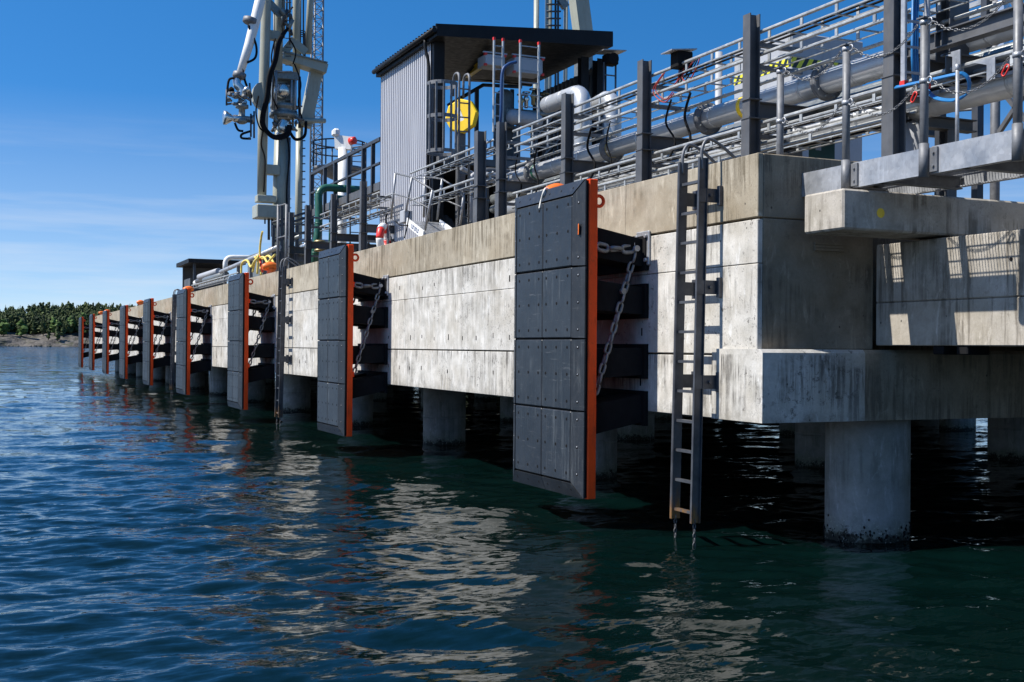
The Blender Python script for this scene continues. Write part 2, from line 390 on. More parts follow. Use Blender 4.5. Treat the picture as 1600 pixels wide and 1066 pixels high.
oi = g.node('ShaderNodeObjectInfo'); c = g.mix(1.0, c, g.ramp(oi.outputs['Random'], [(0, .72), (1, 1.0)]), 'MULTIPLY')
dr = g.noise(g.pos((10, 10, .6)), 2.2, 7, .72); c = g.mix(g.math('MULTIPLY', g.math('MULTIPLY', g.ramp(dr, [(.53, 0), (.64, 1)]), g.ramp(g.noise(p, 1.3, 3), [(.45, 0), (.6, 1)])), .5), c, (.10, .11, .115))
sc_ = g.noise(g.pos((1, .5, 7)), 4.5, 6, .8); c = g.mix(g.math('MULTIPLY', g.ramp(sc_, [(.60, 0), (.67, 1)]), .55), c, (.14, .145, .15))
g.bump(g.noise(p, 30, 4), .12, .003); M['tile'] = g.fin(c, g.ramp(s1, [(.3, .34), (.75, .55)]), 0, .5)
g = G('corrugated_grey'); p = g.pos()
c = g.mix(g.ramp(g.noise(g.pos((1, 1, .2)), 3, 5, .6), [(.3, 0), (.7, 1)]), (.40, .40, .425), (.49, .49, .51)); M['cladding'] = g.fin(c, .45, .1)
def hazard(name, axis):
    g = G(name); sp = g.node('ShaderNodeSeparateXYZ'); g.link(g.node('ShaderNodeNewGeometry').outputs['Position'], sp.inputs[0])
    v = g.math('ADD', sp.outputs[axis], g.math('MULTIPLY', sp.outputs[2], .6 if axis else -.6))
    f = g.math('FRACT', g.math('MULTIPLY', v, 1 / .155)); st = g.math('GREATER_THAN', f, .5)
    c = g.mix(st, (.012, .02, .016), (.72, .66, .03)); c = g.mix(g.ramp(g.noise(g.pos(), 6, 5, .7), [(.55, 0), (.75, .4)]), c, (.12, .12, .09))
    return g.fin(c, .4)
M['hazard_a'] = hazard('hazard_stripe_along', 1); M['hazard_b'] = hazard('hazard_stripe_across', 0)
g = G('shore_rock'); p = g.pos()
c = g.mix(g.ramp(g.noise(p, .22, 8, .7), [(.36, 0), (.68, 1)]), (.028, .025, .021), (.185, .165, .145))
sp = g.node('ShaderNodeSeparateXYZ'); g.link(p, sp.inputs[0])
c = g.mix(g.ramp(g.noise(g.pos((1, 1, 3)), .10, 6, .7), [(.54, 0), (.62, .8)]), c, (.05, .055, .02))
g.bump(g.noise(p, .7, 8, .7), .9, 1.0); M['rock'] = g.fin(c, .9)
def foliage(name, a, b):
    g = G(name); p = g.pos()
    c = g.mix(g.ramp(g.noise(p, .07, 4, .6), [(.36, 0), (.62, 1)]), a, b); c = g.mix(g.ramp(g.noise(p, .21, 3, .6), [(.5, 0), (.62, .8)]), c, tuple(x * 1.5 for x in b))
    c = g.mix(.5, c, g.ramp(g.noise(p, 1.2, 4, .7), [(.25, .2), (.75, .8)]), 'OVERLAY')
    return g.fin(c, .75, 0, .2)
M['wood'] = foliage('pine_foliage', (.016, .027, .012), (.055, .074, .024))
M['leaf'] = foliage('pale_leaf_foliage', (.045, .085, .02), (.075, .12, .03))
M['bark'] = paint('bark', (.09, .06, .04), .9)

# ------------------------------------------------------------------ water
def graded(lo, hi, f0, f1, st, gr):
    a = list(np.arange(f0, f1, st)); s_ = st; x = a[-1]
    while x < hi: s_ *= gr; x += s_; a.append(x)
    s_ = st; x = a[0]; b = []
    while x > lo: s_ *= gr; x -= s_; b.append(x)
    return np.array(b[::-1] + a)
gx = graded(-7000, 7000, -8.5, 2.5, .038, 1.030); gy = graded(-400, 9000, 4.6, 14.5, .036, 1.0165)
XX, YY = np.meshgrid(gx, gy); SX = np.gradient(gx)[None, :] * np.ones_like(XX); SY = np.gradient(gy)[:, None] * np.ones_like(XX)
ZZ = np.zeros_like(XX); rng = np.random.RandomState(3)
slope_tot = 0
for i in range(150):
    lam = 0.085 * (3.2 / 0.085) ** (rng.rand() ** 1.35); kk = 2 * pi / lam
    ang = radians(249) + rng.normal(0, .50); dx, dy = cos(ang), sin(ang)
    sl = .0205 * (1.0 if lam < .7 else (.7 / lam) ** .45); amp = sl / kk
    spc = np.sqrt((SX * dx) ** 2 + (SY * dy) ** 2); att = np.clip((lam / (spc + 1e-6) - 2.2) / 2, 0, 1)
    phs = kk * (XX * dx + YY * dy) + rng.rand() * 6.28 + .8 * np.sin(XX * .13 * rng.rand() + YY * .11 * rng.rand())
    ZZ += amp * att * (np.sin(phs) + .26 * np.cos(2 * phs))
nx, ny = len(gx), len(gy)
verts = np.stack([XX.ravel(), YY.ravel(), ZZ.ravel()], 1)
ii = np.arange(nx - 1)[None, :] + nx * np.arange(ny - 1)[:, None]
quads = np.stack([ii, ii + 1, ii + nx + 1, ii + nx], -1).reshape(-1, 4)
me = bpy.data.meshes.new('water'); me.vertices.add(len(verts)); me.vertices.foreach_set('co', verts.ravel())
me.loops.add(quads.size); me.loops.foreach_set('vertex_index', quads.ravel().astype(np.int32))
me.polygons.add(len(quads)); me.polygons.foreach_set('loop_start', np.arange(0, quads.size, 4, dtype=np.int32))
me.polygons.foreach_set('use_smooth', np.ones(len(quads), dtype=bool)); me.update(); me.validate()
g = G('sea_water'); geo = g.node('ShaderNodeNewGeometry')
def vnoise(scale, vec_scale, detail):
    mp_ = g.node('ShaderNodeMapping'); mp_.inputs['Scale'].default_value = vec_scale; mp_.inputs['Rotation'].default_value = (0, 0, radians(-12)); g.link(geo.outputs['Position'], mp_.inputs[0])
    n = g.node('ShaderNodeTexNoise'); n.inputs['Scale'].default_value = scale; n.inputs['Detail'].default_value = detail; n.inputs['Roughness'].default_value = .6
    g.link(mp_.outputs[0], n.inputs['Vector'])
    sb = g.node('ShaderNodeVectorMath', operation='SUBTRACT'); sb.inputs[1].default_value = (.5, .5, .5); g.link(n.outputs['Color'], sb.inputs[0]); return sb.outputs[0]
def vscale(v, k):
    n = g.node('ShaderNodeVectorMath', operation='MULTIPLY'); n.inputs[1].default_value = k; g.link(v, n.inputs[0]); return n.outputs[0]
def vadd(a, b):
    n = g.node('ShaderNodeVectorMath', operation='ADD'); g.link(a, n.inputs[0]); g.link(b, n.inputs[1]); return n.outputs[0]
ctr = g.node('ShaderNodeVectorMath', operation='DISTANCE'); g.link(geo.outputs['Position'], ctr.inputs[0]); ctr.inputs[1].default_value = (-3, 8, 0)
mr_ = g.node('ShaderNodeMapRange'); mr_.inputs[1].default_value = 8; mr_.inputs[2].default_value = 190; mr_.inputs[3].default_value = .12; mr_.inputs[4].default_value = 1.7; g.link(ctr.outputs['Value'], mr_.inputs[0])
far_ = g.node('ShaderNodeVectorMath', operation='SCALE'); g.link(vscale(vnoise(1.1, (.5, 1.25, 0), 5), (.6, 1.0, 0)), far_.inputs[0]); g.link(mr_.outputs[0], far_.inputs['Scale'])
nn = vadd(vadd(vscale(vnoise(15, (.45, 1.5, 0), 5), (.30, .46, 0)), far_.outputs[0]), geo.outputs['Normal'])
nn_ = g.node('ShaderNodeVectorMath', operation='NORMALIZE'); g.link(nn, nn_.inputs[0]); g.link(nn_.outputs[0], g.b.inputs['Normal'])
M['water'] = g.fin((.0008, .0062, .0058), .04, 0, .5); g.b.inputs['IOR'].default_value = 1.33
me.materials.append(M['water']); wo = bpy.data.objects.new('water', me); C.objects.link(wo)
tag(wo, 'rippled blue to dark green sea water round the pier', None, None, 'structure')

# ------------------------------------------------------------------ far shore
from mathutils import noise as mn
def hill_h(x, d):
    n = mn.fractal(V((x * .018, d * .018, 1.3)), 1, 2, 5) ; n2 = mn.fractal(V((x * .06, d * .06, 4.1)), 1, 2, 4)
    b = 9 * (1 - math.exp(-max(0, d) / 13)) + 15 * (1 - math.exp(-max(0, d - 20) / 70))
    return -1.2 + b * (1 + .28 * n) + 1.1 * n2 * 2.2 * min(1, max(0, d) / 6) + max(0, x) * .012 * min(1, d / 60)
def shore_y(x): return 815 + 16 * mn.fractal(V((x * .012, .3, 0)), 1, 2, 4) - 6 * mn.noise(V((x * .05, 2.2, 0)))
mb = MB(); xs = np.arange(-420, 620, 4.0); ds = [-6, -2, 0, 1, 2, 3, 4.5, 6, 8, 10, 13, 16, 20, 25, 31, 38, 47, 60, 80, 110, 150, 200]
vv = []; ff = []
for x in xs:
    sy = shore_y(x)
    for d in ds:
        vv.append((x + 1.5 * mn.noise(V((x * .3, d * .3, 0))), sy + d, hill_h(x, d)))
nd = len(ds)
for i in range(len(xs) - 1):
    for j in range(nd - 1): ff.append((i * nd + j, (i + 1) * nd + j, (i + 1) * nd + j + 1, i * nd + j + 1))
mb.add(vv, ff, False)
hill = mb.build('hill', M['rock']); tag(hill, 'grey brown rocky shore rising to a wooded hill', None, None, 'structure')
ICO = None
def ico(sub=1):
    bm = bmesh.new(); bmesh.ops.create_icosphere(bm, subdivisions=sub, radius=1); bm.verts.index_update()
    r = ([v.co.copy() for v in bm.verts], [[v.index for v in f.verts] for f in bm.faces]); bm.free(); return r
I1 = ico(1)
def clump(mb, c, rx, rz, jit=.35):
    vs_ = []
    for v in I1[0]:
        j = 1 + random.uniform(-jit, jit); vs_.append((c[0] + v.x * rx * j, c[1] + v.y * rx * j, c[2] + v.z * rz * j))
    mb.add(vs_, I1[1], False)
def crown(mb, x, y, z0, h, r, conifer):
    n = 9 if not conifer else 7
    for k in range(n):
        t = k / (n - 1)
        rad = r * ((1 - t) ** .8 * .9 + .12) if conifer else r * (.35 + .75 * sin(pi * (.2 + .72 * t)))
        a = random.uniform(0, 6.28); o = rad * random.uniform(.2, .7)
        clump(mb, (x + o * cos(a), y + o * sin(a), z0 + h * (.22 + .74 * t)), rad * random.uniform(.45, .7), h * random.uniform(.08, .14))
mb = MB(); cnt = 0
while cnt < 5200:
    x = random.uniform(-400, 600) if random.random() < .35 else random.uniform(-90, 190); d = random.uniform(4, 120) if random.random() < .6 else random.uniform(12, 60)
    mask = mn.noise(V((x * .028, d * .03, 7.7)))
    if d < 34 and mask < -.32 + (34 - d) * .0125: continue
    crown(mb, x, shore_y(x) + d, hill_h(x, d), random.uniform(5.0, 11.5), random.uniform(1.5, 3.1), random.random() < .3); cnt += 1
tag(mb.build('woodland', M['wood']), 'dark green mixed wood covering the far hill', None, None, 'stuff')
lab = {0: 'broad pale green tree low on the far rocky shore', 1: 'dark narrow tree standing at the edge of the far wood'}
for i, (px, d, kind) in enumerate([(34, 20, 0), (6, 22, 0), (52, 30, 1), (76, 12, 1), (90, 9, 1), (68, 26, 1), (86, 24, 0), (112, 26, 0), (40, 34, 1), (20, 36, 1), (100, 16, 1), (150, 40, 1), (104, 38, 1), (132, 34, 0)]):
    x = at(px, 500, Y=815 + d).x; y = shore_y(x) + d; z = hill_h(x, d)
    t = thing('broadleaf_tree' if kind == 0 else 'shore_tree', lab[kind], 'tree', (x, y, z - .5), 'pale trees on the far shore' if kind == 0 else 'dark trees at the edge of the far wood')
    h = random.uniform(9, 12) if kind else random.uniform(10, 12)
    a = MB(); a.tube([(x, y, z - .6), (x + .2, y, z + h * .4), (x, y + .2, z + h * .8)], [.35, .25, .08], 6); a.build('trunk', M['bark'], t)
    a = MB(); crown(a, x, y, z, h, 3.9 if kind == 0 else 2.2, kind == 1); crown(a, x, y, z, h, 3.4 if kind == 0 else 2.0, kind == 1); a.build('crown', M['leaf' if kind == 0 else 'wood'], t)
for i in range(10):
    px = random.uniform(-10, 115); x = at(px, 540, Y=808).x; r = random.uniform(.6, 1.6); mb = MB()
    y = shore_y(x) - random.uniform(0, 2.5); clump(mb, (x, y, .25), r * 1.5, r * .6, .3)
    tag(mb.build('boulder', M['rock'], None, (x, y, 0)), 'pale boulder lying at the far waterline', 'boulder', 'boulders along the far waterline')

# ------------------------------------------------------------------ pier
Y0, YE = 9.5, 88.5
ZT, ZC, ZM, ZL, ZB = 3.90, 3.27, 2.83, 1.94, 1.29
pier = thing('concrete_pier', 'long weathered concrete pier on round piles above the water', 'pier', (0, Y0, 0))
mb = MB(); mb.box(.06, 1.43, Y0 + .05, YE, ZB + .02, ZT - .03); mb.build('front_wall', M['concrete_slab_shade'], pier)
mb = MB(); mb.box(1.43, 13.4, Y0 + .3, YE, 2.1, 3.55); mb.build('deck', M['concrete_slab_shade'], pier)
mb = MB(); mb.box(13.4, 30, 21, YE, ZB + .3, 3.55); mb.build('deck', M['concrete_slab_shade'], pier)
mb = MB(); mb.box(1.43, 13.4, Y0 + .6, YE, ZB + .02, 2.1); mb.build('cross_beam', M['concrete_slab_shade'], pier)
PL = 2.6; yb = [Y0 + .0]
while yb[-1] + PL < YE: yb.append(yb[-1] + PL)
yb.append(YE)
rows = [('cap_panel', ZC, ZT, 'concrete_cap'), ('wall_panel', ZM, ZC, 'concrete_wall'), ('wall_panel', ZL, ZM, 'concrete_wall'), ('wall_panel', ZB, ZL, 'concrete_wall')]
for ri, (nm, z0, z1, mt) in enumerate(rows):
    gap_t, gap_b = {0: (0, .012), 1: (.012, .003), 2: (.003, .010), 3: (.010, 0)}[ri]
    for i, (a, b) in enumerate(zip(yb, yb[1:])):
        if i == 0 and ri == 3: continue
        j = .002 * random.uniform(-1, 1)
        mb = MB(); mb.box(j, .06, a + (.0025 if i else 0), b - .0025, z0 + gap_b, z1 - gap_t, .006 if i < 6 else 0)
        mb.build(nm, M[mt], pier)
th = MB()
for y in np.arange(Y0 + 2.2, 60, .62):
    for z, pr in ((2.16, .8), (1.62, .55), (3.02, .35)):
        if random.random() < pr:
            zz = z + random.uniform(-.03, .03); yy = y + random.uniform(-.04, .04); th.box(-.0045, .001, yy - random.uniform(.006, .016), yy + random.uniform(.006, .014), zz - random.uniform(.02, .06), zz + random.uniform(.01, .04))
tag(th.build('tie_holes', M['black'], pier), None, None, None, 'stuff')
# end face panels and the thick lower slab at the near corner
mb = MB(); mb.box(.062, 1.42, Y0, Y0 + .05, ZC + .006, ZT, .01); mb.build('end_panel', M['concrete_slab_shade'], pier)
mb = MB(); mb.box(.062, 1.42, Y0, Y0 + .05, 2.0, ZC, .01); mb.build('end_panel', M['concrete_slab_shade'], pier)
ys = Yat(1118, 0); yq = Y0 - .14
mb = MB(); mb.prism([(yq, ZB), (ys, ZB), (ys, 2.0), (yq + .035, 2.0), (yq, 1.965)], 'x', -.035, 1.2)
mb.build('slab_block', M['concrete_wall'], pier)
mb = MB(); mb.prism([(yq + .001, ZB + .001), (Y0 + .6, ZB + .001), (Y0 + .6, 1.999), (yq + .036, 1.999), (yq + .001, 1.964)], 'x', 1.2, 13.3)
mb.build('slab_block', M['concrete_slab_shade'], pier)
mb = MB(); mb.box(0, .06, ys + .004, yb[1] - .0025, ZB, ZL - .010, .006); mb.build('wall_panel', M['concrete_wall'], pier)
# recess grille under the corbel on the end face
ga = at(1275, 378, Y=Y0 - .01); gb = at(1315, 394, Y=Y0 - .01)
mb = MB(); mb.box(ga.x, gb.x, Y0 - .012, Y0 + .002, gb.z, ga.z)
for k in range(3):
    z = gb.z + (ga.z - gb.z) * (k + .5) / 3; mb.box(ga.x - .02, gb.x + .02, Y0 - .03, Y0 - .01, z - .012, z + .012)
mb.build('wall_grille', M['concrete_slab_shade'], pier)
# corbel beam carrying the walkway
YC1 = Y0 - .36
CX = at(1256, 305, Y=YC1).x
ca = at(1256, 305, X=CX); cz0 = at(1256, 366, X=CX).z; cy0 = Yat(1317, CX)
mb = MB(); mb.box(CX, 8.0, cy0, YC1, cz0, ca.z, .018); corb = mb.build('corbel_beam', M['concrete_girder'], pier)
yd = at(1376, 333, Y=cy0 - .002)
mb = MB(); mb.lathe((yd.x, cy0 - .001, yd.z), [(.045, 0), (.045, .003)], 16, V((0, -1, 0))); mb.build('paint_mark', M['hazard_y'] if 'hazard_y' in M else M['yellow'], pier)
# piles
def pile(x, y, near=False):
    mb = MB(); mb.lathe((x, y, -3), [(.435, (ZB + 3.03) * i_ / 14) for i_ in range(15)], 64 if near else 24); o = mb.build('pile', M['concrete_pile'], pier); o.shadow_terminator_geometry_offset = 0.0
    if near:
        for z in (.42, .80):
            pass
        mu = MB()
        for k in range(230):
            a = random.uniform(0, 6.28); zz = .03 + .10 * abs(random.gauss(0, .6)) + .05 * sin(a * 5) + .03 * sin(a * 13)
            c_ = (x + .44 * cos(a), y + .44 * sin(a), zz); r = random.uniform(.005, .013); clump(mu, c_, r, r * 1.4, .3)
        tag(mu.build('mussels', M['black'], o), None, None, None, 'stuff')
    else:
        mb = MB()
        mb.lathe((x, y, .55), [(.436, 0), (.441, .01), (.441, .03), (.436, .04)], 24)
        mb.build('collar', M['concrete_pile'], o)
pa = at(1355, 760, X=1.75)
for k in range(13):
    y = pa.y + 6.35 * k
    if y > YE: break
    for x in (1.75, 6.2, 10.6) + ((15.5, 20.5, 26) if k > 1 else ()): pile(x, y, k == 0 and x < 2)

# concrete bridge girder coming out of the pier towards the viewer
GX = 1.43
gz1 = at(1366, 383, X=GX).z; gz0 = at(1366, 540, X=GX).z
gir = thing('bridge_girder', 'pale concrete bridge girder with chain and grating shadows under the walkway', 'girder', (GX, 5, gz0))
zj = at(1400, 472, X=GX).z
mb = MB(); mb.box(GX, 7.5, -6, Y0 - .02, zj, gz1, .012); mb.build('girder_panel', M['concrete_girder'], gir)
mb = MB(); mb.box(GX + .004, 7.5, -6, Y0 - .02, gz0, zj - .004, .008); mb.build('girder_panel', M['concrete_girder'], gir)
for px in (1463, 1500):
    b_ = at(px, 543, X=GX); mb = MB(); mb.box(GX + .02, GX + .3, b_.y - .07, b_.y + .07, 1.96, gz0, .01); mb.build('bearing_pad', M['black'], gir)
hp = at(1580, 405, X=GX); mb = MB(); mb.lathe((GX - .001, hp.y, hp.z), [(.018, 0), (.018, .004)], 12, V((-1, 0, 0))); mb.build('tie_hole', M['black'], gir)

# ------------------------------------------------------------------ fenders
FY = 12.45; FS = 9.47
def build_fender():
    f = thing('dock_fender', 'x', 'fender', (0, 0, 0))
    xb, xf, xm = -.685, -.90, -.82
    yo, yi = .945, .752; zb, z0, z1, zt = .345, .505, 3.69, 3.845
    mb = MB(); mb.box(-.79, xb, -.955, .955, zb - .005, zt + .005, .008); mb.build('steel_panel', M['orange'], f)
    mb = MB(); mb.box(-.819, -.791, -.935, .935, zb + .01, zt - .01); mb.build('backing_plate', M['black'], f)
    rh = (z1 - z0) / 4; gp = .008; bolts = MB(); bright = MB()
    for r in range(4):
        a = z0 + r * rh; b = a + rh
        for c_ in (0, 1):
            y0, y1 = (-yi, 0) if c_ == 0 else (0, yi)
            mb = MB(); mb.box(xf, xm, y0 + gp, y1 - gp, a + gp, b - gp, .012); mb.build('front_tile', M['tile'], f)
            for by in (.1, .375, .65):
                for bz in (.1, .4, .7):
                    bolts.lathe((xf - .0005, y0 + by, a + bz), [(.018, 0), (.018, .002)], 8, V((-1, 0, 0)))
        for sg in (-1, 1):
            la = zb + .005 if r == 0 else a + gp; lb = zt - .005 if r == 3 else b - gp
            fa = a + gp + .004; fb = b - gp - .004
            yA, yB = sg * (yi + gp), sg * yo
            P = [(xf, yA, fa), (xm, yA, la if r == 0 else fa - .004), (xm, yB, la), (-.835, yB, la),
                 (xf, yA, fb), (xm, yA, lb if r == 3 else fb + .004), (xm, yB, lb), (-.835, yB, lb)]
            P[1] = (xm, yA, fa); P[5] = (xm, yA, fb)
            mb = MB(); mb.add(P, [(0, 1, 2, 3), (7, 6, 5, 4), (0, 4, 5, 1), (1, 5, 6, 2), (2, 6, 7, 3), (3, 7, 4, 0)]); mb.build('edge_tile', M['tile'], f)
            for bz in (.1, .4, .7):
                nv = V((-(yo - yi), sg * -(.065) * -1, 0)); nv = V((-.19, sg * .065, 0)).normalized()
                cpt = V(((xf - .835) / 2, sg * (yi + yo) / 2, a + bz))
                bolts.lathe(cpt - nv * .001, [(.019, 0), (.019, .003)], 8, nv); bright.lathe(cpt + nv * .001 + V((0, 0, .004)), [(.010, 0), (.008, .004)], 8, nv)
    for (ze, zo, s) in ((z1, zt, 1), (z0, zb, -1)):
        for c_ in (-1, 1):
            ia, ib = c_ * .004, c_ * yi; ob = c_ * (yo - .01)
            P = [(xf, ia, ze + s * gp), (xf, ib, ze + s * gp), (xm, ib, ze + s * gp), (xm, ia, ze + s * gp),
                 (-.84, ia, zo), (-.84, ob, zo), (xm, ob, zo), (xm, ia, zo)]
            mb = MB(); mb.add(P, [(0, 1, 2, 3), (7, 6, 5, 4), (0, 4, 5, 1), (1, 5, 6, 2), (2, 6, 7, 3), (3, 7, 4, 0)]); mb.build('bevel_tile', M['tile'], f)
            nv = V((-.155, 0, s * .06)).normalized()
            for by in (.12, .42, .72):
                cpt = V(((xf - .84) / 2, c_ * by, (ze + zo) / 2)); bolts.lathe(cpt - nv * .001, [(.014, 0), (.014, .004)], 8, nv)
    tag(bolts.build('bolt_holes', M['black'], f), None, None, None, 'stuff'); tag(bright.build('bolt_heads', M['galv'], f), None, None, None, 'stuff')
    for (zc, dz) in ((3.2, -.13), (2.6, -.07), (1.82, .03), (1.18, .14)):
        h = .17
        e = MB()
        for sy in (-1, 1):     # two splayed rubber legs in plan
            e.add([(xb, sy * .28, zc - h), (xb, sy * .72, zc - h), (xb, sy * .72, zc + h), (xb, sy * .28, zc + h),
                   (-.03, sy * .34, zc + dz - h * .9), (-.03, sy * .84, zc + dz - h * .9), (-.03, sy * .84, zc + dz + h * .9), (-.03, sy * .34, zc + dz + h * .9)],
                  [(0, 1, 2, 3), (7, 6, 5, 4), (0, 4, 5, 1), (1, 5, 6, 2), (2, 6, 7, 3), (3, 7, 4, 0)])
        e.box(-.05, -.002, -.9, .9, zc + dz - h * 1.15, zc + dz + h * 1.15)
        e.box(xb, xb + .03, -.78, .78, zc - h * 1.15, zc + h * 1.15)
        e.build('rubber_element', M['black'], f)
    for sg in (-1, 1):
        yc = sg * .80
        br = MB(); br.box(-.035, .0, yc - .14, yc + .14, 2.93, 3.32, .01); br.box(-.16, -.03, yc - .02, yc + .02, 3.04, 3.20, .015)
        br.lathe((-.13, yc - .06, 3.12), [(.035, 0), (.035, .12)], 10, V((0, 1, 0)))
        for by in (-.1, .1):
            for bz in (2.99, 3.26): br.lathe((-.035, yc + by, bz), [(.022, 0), (.022, .03)], 6, V((-1, 0, 0)))
        br.build('chain_bracket', M['galv'], f)
        pe = MB(); pe.box(xb, xb + .07, yc - .018, yc + .018, 3.08, 3.18, .01); pe.box(xb, xb + .07, yc - .018, yc + .018, 1.42, 1.53, .01); pe.build('pad_eye', M['orange'], f)
        ch = MB(); ch.chain(cat_((xb + .06, yc, 3.13), (-.14, yc, 3.12), .02, 6), .195, .125, .0235, 8, 5, V((0, .3, 1))); ch.build('tension_chain', M['chain'], f)
        ch = MB(); ch.chain(cat_((-.13, yc, 3.08), (xb + .06, yc, 1.48), .012, 8), .155, .092, .0175, 8, 5, V((0, 1, 0)))
        ch.lathe((-.285, yc - .045, 2.635), [(.035, 0), (.035, .09)], 10, V((0, 1, 0))); ch.build('weight_chain', M['chain'], f)
        ey = MB(); ey.tube(arc((xb + .05, sg * .88, 3.62), V((1, 0, 0)), V((0, 0, 1)), .058, 0, 2 * pi, 14)[:-1], .020, 8, closed=True)
        ey.build('lifting_eye', M['orange'], f)
    return f
flabs = ['nearest and largest black dock fender with orange edge, left of the near ladder',
         'second black and orange dock fender, just left of the red lifebuoy and white cabin wall',
         'third dock fender, standing left of the middle wall ladder beside yellow ropes',
         'fourth dock fender, with a pale scuff low down, right of the far ladder',
         'fifth dock fender, immediately left of the far wall ladder',
         'sixth dock fender from the near end, thin in the distance',
         'seventh dock fender from the near end, with an orange bollard above',
         'eighth dock fender, last but one towards the far end',
         'farthest dock fender at the very end of the pier']
f0 = build_fender(); fend = [f0]
for k in range(1, 9): fend.append(copy_tree(f0))
for k, f in enumerate(fend):
    f.location = (0, FY + FS * k, 0); f['label'] = flabs[k]; f['group'] = 'dock fenders along the pier'
def scuff(px, py, X):
    return at(px, py, X=X)
so = scuff(901, 338, -.87)
mb = MB(); mb.bar(V((-.874, 11.59, 3.36)), V((-.874, 11.595, 3.24)), .06, .004, up=V((1, -.3, 0))); o = mb.build('paint_mark', M['buoy'], None); 
o.data.transform(Matrix.Translation((-.001, -FY, 0))); o.parent = f0

# ------------------------------------------------------------------ bollards on the quay edge
def build_bollard():
    b = thing('mooring_bollard', 'x', 'bollard')
    mb = MB(); mb.lathe((0, 0, 0), [(.30, 0), (.30, .03), (.2, .05), (.165, .12), (.16, .22), (.18, .27)], 20); mb.build('base', M['buoy'], b)
    h = MB(); pr = []
    for i in range(9):
        t = i / 8; x = -.34 + .60 * t; r = .045 + .125 * sin(pi * (.12 + .80 * t)) ** .8; pr.append((x, r, .30 + .07 * sin(pi * t * .9)))
    h.tube([V((x, 0, z)) for x, r, z in pr], [r for _, r, _ in pr], 14); h.build('head', M['buoy'], b)
    return b
bb = build_bollard()
bl = [(873, 'orange mooring bollard behind the nearest dock fender'), (424, 'bright orange bollard beside the yellow ropes and middle ladder'),
      (296, 'orange bollard above the fourth dock fender'), (221, 'orange bollard between the fifth and sixth fenders'),
      (169, 'orange bollard on top of the seventh fender'), (160, 'farthest orange bollard, just left of the seventh fender')]
for i, (px, lb) in enumerate(bl):
    b = bb if i == 0 else copy_tree(bb)
    b.location = (.30, Yat(px, .30), ZT); b['label'] = lb; b['group'] = 'orange bollards on the pier edge'
    sc = (.62, .72, .66, .62, .6, .6)[i]; b.scale = (sc, sc, sc)
    b.rotation_euler.z = random.uniform(-.3, .3)
mb = MB(); yb_ = Yat(855, -.8); mb.tube(spline([(.18, Yat(873, .3), ZT + .2), (-.3, Yat(860, -.3), ZT + .06), (-.83, yb_, 3.86), (-.885, yb_ - .005, 3.72), (-.91, yb_ - .01, 3.62)]), .013, 6)
tag(mb.build('rope', M['white_rope']), 'thin white rope running from bollard over the nearest fender top', 'rope')

# ------------------------------------------------------------------ wall ladders
def build_ladder(near):
    l = thing('wall_ladder', 'x', 'ladder')
    xt, xb_ = -.20, -.27; z0, z1 = .24, 3.93; hw = .18
    def X(z): return xb_ + (xt - xb_) * (z - z0) / (z1 - z0)
    for s in (-1, 1):
        mb = MB()
        for z_a, z_b in ((z0, z1),):
            mb.add([(X(z) + dx, s * hw + dy, z) for z in (z_a, z_b) for (dx, dy) in ((-.05, -.008 * s), (.05, -.008 * s), (.05, .008 * s), (-.05, .008 * s))],
                   [(0, 1, 2, 3), (7, 6, 5, 4), (0, 4, 5, 1), (1, 5, 6, 2), (2, 6, 7, 3), (3, 7, 4, 0)])
            for dx in (-.048, .048):
                mb.add([(X(z) + dx + ex, s * (hw + ey), z) for z in (z_a, z_b) for (ex, ey) in ((-.005, .0), (.005, .0), (.005, .028), (-.005, .028))],
                       [(0, 1, 2, 3), (7, 6, 5, 4), (0, 4, 5, 1), (1, 5, 6, 2), (2, 6, 7, 3), (3, 7, 4, 0)])
        mb.build('side_rail', M['ladder'], l)
        mb = MB(); mb.tube(spline([(xt - .01, s * hw, z1 - .12), (xt - .01, s * hw, z1 + .08), (xt + .06, s * hw, z1 + .19), (.0, s * hw, z1 + .15), (.22, s * hw, z1 + .0), (.22, s * hw, z1 - .03)]), .017, 8); mb.build('grab_rail', M['galv_dark'], l)
        mb = MB(); mb.chain([(X(z0), s * hw, z0 + .04), (X(z0), s * hw, -.15)], .06, .038, .006, 6, 3, V((0, 1, 0))); mb.build('end_chain', M['steel_dark'], l)
        for z in (3.55, 2.62, 1.66):
            mb = MB(); mb.box(X(z) - .05, -.03, s * (hw + .012), s * (hw + .022), z - .07, z + .07)
            mb.box(-.045, -.004, s * hw - .02, s * hw + .075 * s, z - .10, z + .10, .004); mb.cyl((-.12, s * (hw + .02), z), (-.12, s * (hw + .05), z), .018, 8)
            mb.build('wall_bracket', M['ladder'], l)
    first = None
    for k in range(12):
        z = z0 + .10 + .305 * k
        if first is None:
            mb = MB(); mb.bar((0, -hw, 0), (0, hw, 0), .045, .028, up=V((0, 0, 1))); first = mb.build('rung', M['ladder'], l); o = first
        else: o = inst(first, l)
        o.location = (X(z), 0, z)
    return l
lad = build_ladder(True)
for px, lb in ((1078, 'nearest steel ladder, tall, on the wall near the pier corner with rusty foot'), (440, 'middle steel wall ladder, just right of the third fender'), (272, 'farthest steel wall ladder, between the fourth and fifth fenders')):
    l = lad if px == 1078 else copy_tree(lad)
    l.location = (0, Yat(px, -.23), 0); l['label'] = lb; l['group'] = 'steel ladders down the pier wall'

